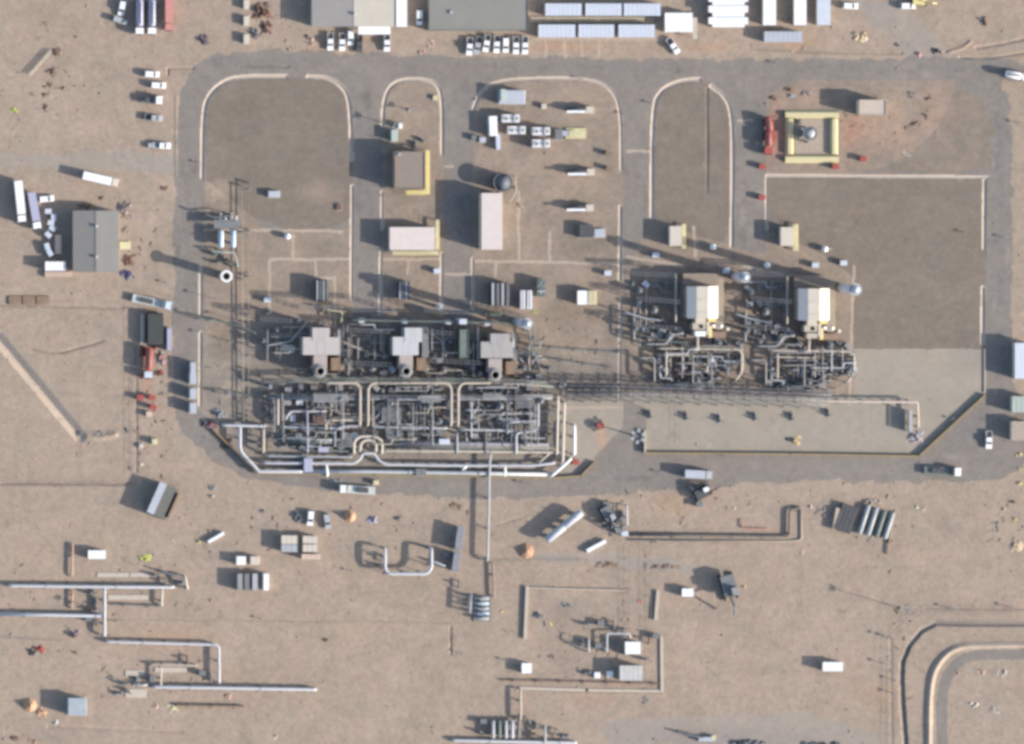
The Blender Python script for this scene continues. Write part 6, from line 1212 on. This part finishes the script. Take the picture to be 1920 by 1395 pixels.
# embanked pipe and elbow
pipe([(1176, 1002), (1300, 1004), (1480, 1006), (1481, 955), (1500, 952)], .8, .4, mat('sand_pipe', (.15, .13, .115), .7), 'low sand coloured pipe with a square bend in the south', ends='nd', step=9)
pipe([(1502, 950), (1503, 1012), (1480, 1015), (1180, 1012)], .35, .22, CREAM2, 'thin cream pipe following outside the square bend', ends='nn', sup=False)
pipe([(1175, 948), (1176, 985)], 1.5, .3, PWHITE, 'short white riser at the cluttered rig')
pipe([(1392, 974), (1392, 990), (1440, 992)], .5, .16, SALM, 'thin faded red frame line inside the square bend', sup=False)
wall([(984, 1195), (988, 1102)], .7, .8, CREAM2, 'cream wall on the west side of the southern compound'); wall([(990, 1102), (1175, 1107)], .45, .3, CREAM2, 'low wall on the north side of the southern compound')
wall([(1233, 1110), (1229, 1160)], .7, .8, CREAM2, 'short cream wall on the east side of the southern compound'); wall([(1240, 1195), (1241, 1296)], .35, .7, CONCL, 'pale wall southeast of the southern compound')
wall([(1240, 1296), (1100, 1294), (975, 1290)], .25, .6, CONCL, 'long low wall along the southern edge of the compound')
pipe([(940, 1275), (1080, 1278), (1235, 1282)], .7, .16, RUST, 'thin rusty pipe across the south of the compound', sup=True, ends='dd')
fence([(1218, 1015), (1219, 1100), (1222, 1300)], 1.6, 'tall pale line of fence posts through the compound east side'); fence([(1179, 1030), (1178, 1190)], 1.4, 'thin dark fence line through the compound')
fence([(920, 1052), (1110, 1050)], 1.1, 'thin fence from the long grey pipe towards the brown scrap strip'); fence([(254, 580), (254, 890)], 1.6, 'long desert fence west of the red tank truck'); fence([(0, 906), (250, 908)], 1.5, 'long desert fence in the west reaching the black tent')
fence([(1735, 1140), (1925, 1142)], 1.5, 'desert fence above the pond corner'); fence([(1672, 1400), (1672, 1200), (1735, 1140)], 1.5, 'desert fence turning round the pond corner'); fence([(456, 125), (540, 126)], 1.2, 'short fence on the north kerb of the big gravel yard')
fence([(1425, 97), (1700, 99)], 1.2, 'fence on the north kerb of the road below the grey blue cabin'); fence([(0, 1295 - 100), (130, 1203)], 1.2, 'thin fence in the far southwest'); 
pipe([(1138, 1222), (1138, 1188), (1180, 1188), (1182, 1196)], 1.8, .26, PWHITE, 'white pipe hook in the compound beside the cream white box'); pipe([(1104, 1222), (1104, 1198)], 1.8, .26, PWHITE, 'short white riser west of the white pipe hook')
pipe([(1104, 1215), (1136, 1217)], 1.0, .2, GREEN, 'green cross pipe linking riser and hook in the compound'); pipe([(1070, 1190), (1068, 1205), (1085, 1212)], 1.2, .16, GREY, 'small grey bent pipe in the compound')
pipe([(976, 1292), (976, 1350)], 1.6, .36, CREAM2, 'cream pipe leading to the machinery on the bottom edge', ends='dd')
for i, (u, v, g, k) in enumerate(((1100, 1170, 0, 0), (1125, 1168, 0, 6), (1150, 1172, 90, 1), (1168, 1180, 0, 0), (1090, 1205, 90, 3), (1120, 1210, 0, 6), (1150, 1205, 45, 4), (1172, 1225, 0, 1), (1215, 1200, 90, 5), (1228, 1192, 0, 6), (1210, 1236, 0, 0), (1100, 1262, 0, 3))):
    make(*KM[k], u, v, g, f'{KN[KM[k][0]]}, {ORD[i]} of those round the pipe hook in the walled compound', 'small fittings in the walled compound')
for i, (u, v, g, k) in enumerate(((1135, 945, 0, 6), (1150, 950, 90, 0), (1128, 980, 0, 1), (1160, 995, 45, 6), (1170, 1000, 0, 8), (1165, 965, 90, 3), (1310, 945, 0, 6), (1296, 915, 45, 0), (835, 1040, 0, 6), (716, 1046, 90, 0), (712, 1060, 0, 5), (860, 1095, 90, 1))):
    make(*KM[k], u, v, g, f'{KN[KM[k][0]]}, {ORD[i]} of those lying about the rigs and sheds south of the road', 'small fittings among the southern rigs')
# machinery on the bottom edge
for i in range(5): vessel(925 + i * 12, 1368, 34, .55, 1.8, (LGREY, GREEN, LGREY, CABW2, GREY)[i], ORD[i] + ' upright drum from the left in the machinery on the bottom edge', 90, group='drums on the bottom edge', extra=False)
pipe([(850, 1388), (940, 1390), (1080, 1393)], 1.2, .5, PWHITE, 'white pipeline along the bottom edge machinery'); pipe([(1022, 1362), (1022, 1392)], 2.4, .34, LGREY, 'grey riser right of the bottom edge drums')
for i, (u, v, k) in enumerate(((905, 1352, 6), (900, 1372, 1), (990, 1350, 0), (1003, 1360, 4), (1040, 1372, 1), (995, 1378, 5), (1060, 1380, 3))): make(*KM[k], u, v, 30 * i, f'{KN[KM[k][0]]}, {ORD[i]} of those round the bottom edge drums', 'fittings on the bottom edge')
pipe([(1268, 1372), (1320, 1384)], 1.6, .26, GREY, 'thin grey boom at the bottom edge, right half'); container(1325, 1386, 30, 8, 'pale container at the bottom edge, right half', CABW2, H=1.4); kiosk(1338, 1383, 8, 8, 1.4, 'yellow box at the bottom edge, right half', PYEL)
heap(1400, 1394, 90, 14, 1.6, GREY, 'dark scrap band along the bottom edge, right half', m2=DGREY, n=26); heap(1540, 1396, 110, 12, 1.2, DGREY, 'dark rubble band at the bottom edge further right', m2=GREY, n=24)
pipe([(330, 1322), (458, 1325)], .8, .32, BROWN, 'long brown beam raised on blocks in the south', name='timber_beam', cat='beam', flang=False)
for i in range(3): container(28 + i * 26, 563, 24, 16, ORD[i] + ' from the left of three brown timber mats south of the workshop', BROWN, H=.35, name='timber_mat', cat='mat', group='brown timber mats')
heap(30, 1385, 70, 8, .7, BROWN, 'brown timber at the bottom left corner', 'timber_row', 'timber', n=10); heap(66, 1392, 10, 12, .9, ORANGE, 'orange box at the bottom left corner', 'block', 'block', n=3)

# small stones and litter scattered over the sand: too many and too small to count
b = B(); rd = random.Random(3)
for i in range(2600):
    px_, py_ = rd.uniform(0, 1920), rd.uniform(0, 1395)
    if (330 < px_ < 1900 and 95 < py_ < 900 and rd.random() < .8): continue
    x, y = P(px_, py_); s = rd.uniform(.12, .34) * (1.6 if rd.random() < .06 else 1)
    b.lump(x, y, s, s * rd.uniform(.6, 1), s * rd.uniform(.5, .9), rd.uniform(0, 3), 5, rd.random(), -.03)
tag(b.obj('gravel_litter', SOIL), 'small stones and clods scattered over the sand', 'stones', kind='stuff')
b = B()
for cx_, cy_, rx_, ry_, n_ in ((560, 1010, 300, 60, 130), (200, 1130, 190, 80, 120), (330, 1280, 120, 50, 80), (1080, 1200, 140, 90, 150), (1300, 950, 200, 50, 110), (1640, 960, 110, 50, 90), (970, 1370, 110, 30, 90), (100, 140, 90, 90, 60), (230, 430, 60, 90, 60), (290, 770, 50, 120, 90),
        (500, 40, 60, 50, 40), (1540, 60, 160, 40, 60), (1620, 220, 130, 60, 70), (770, 650, 260, 60, 160), (770, 780, 260, 70, 160), (1290, 640, 130, 80, 120), (1500, 640, 120, 80, 110), (1090, 600, 80, 70, 40), (1880, 980, 40, 60, 60), (430, 700, 60, 90, 40), (600, 80, 60, 20, 30), (1690, 1230, 40, 120, 60)):
    for i in range(int(n_ * .33)):
        x, y = P(rd.gauss(cx_, rx_ * .55), rd.gauss(cy_, ry_ * .55)); a_ = rd.uniform(0, 3.1)
        if rd.random() < .5: b.box(x, y, .05, rd.uniform(.3, 1.8), rd.uniform(.12, .4), rd.uniform(.12, .35), a_)
        else: b.lump(x, y, rd.uniform(.2, .6), rd.uniform(.2, .45), rd.uniform(.12, .35), a_, 6, rd.random(), -.03)
tag(b.obj('site_litter', mat('site_litter', (.25, .20, .16), .9, var=.5, scale=.3)), 'offcuts of timber, blocks and broken concrete strewn round the work areas', 'litter', kind='stuff')
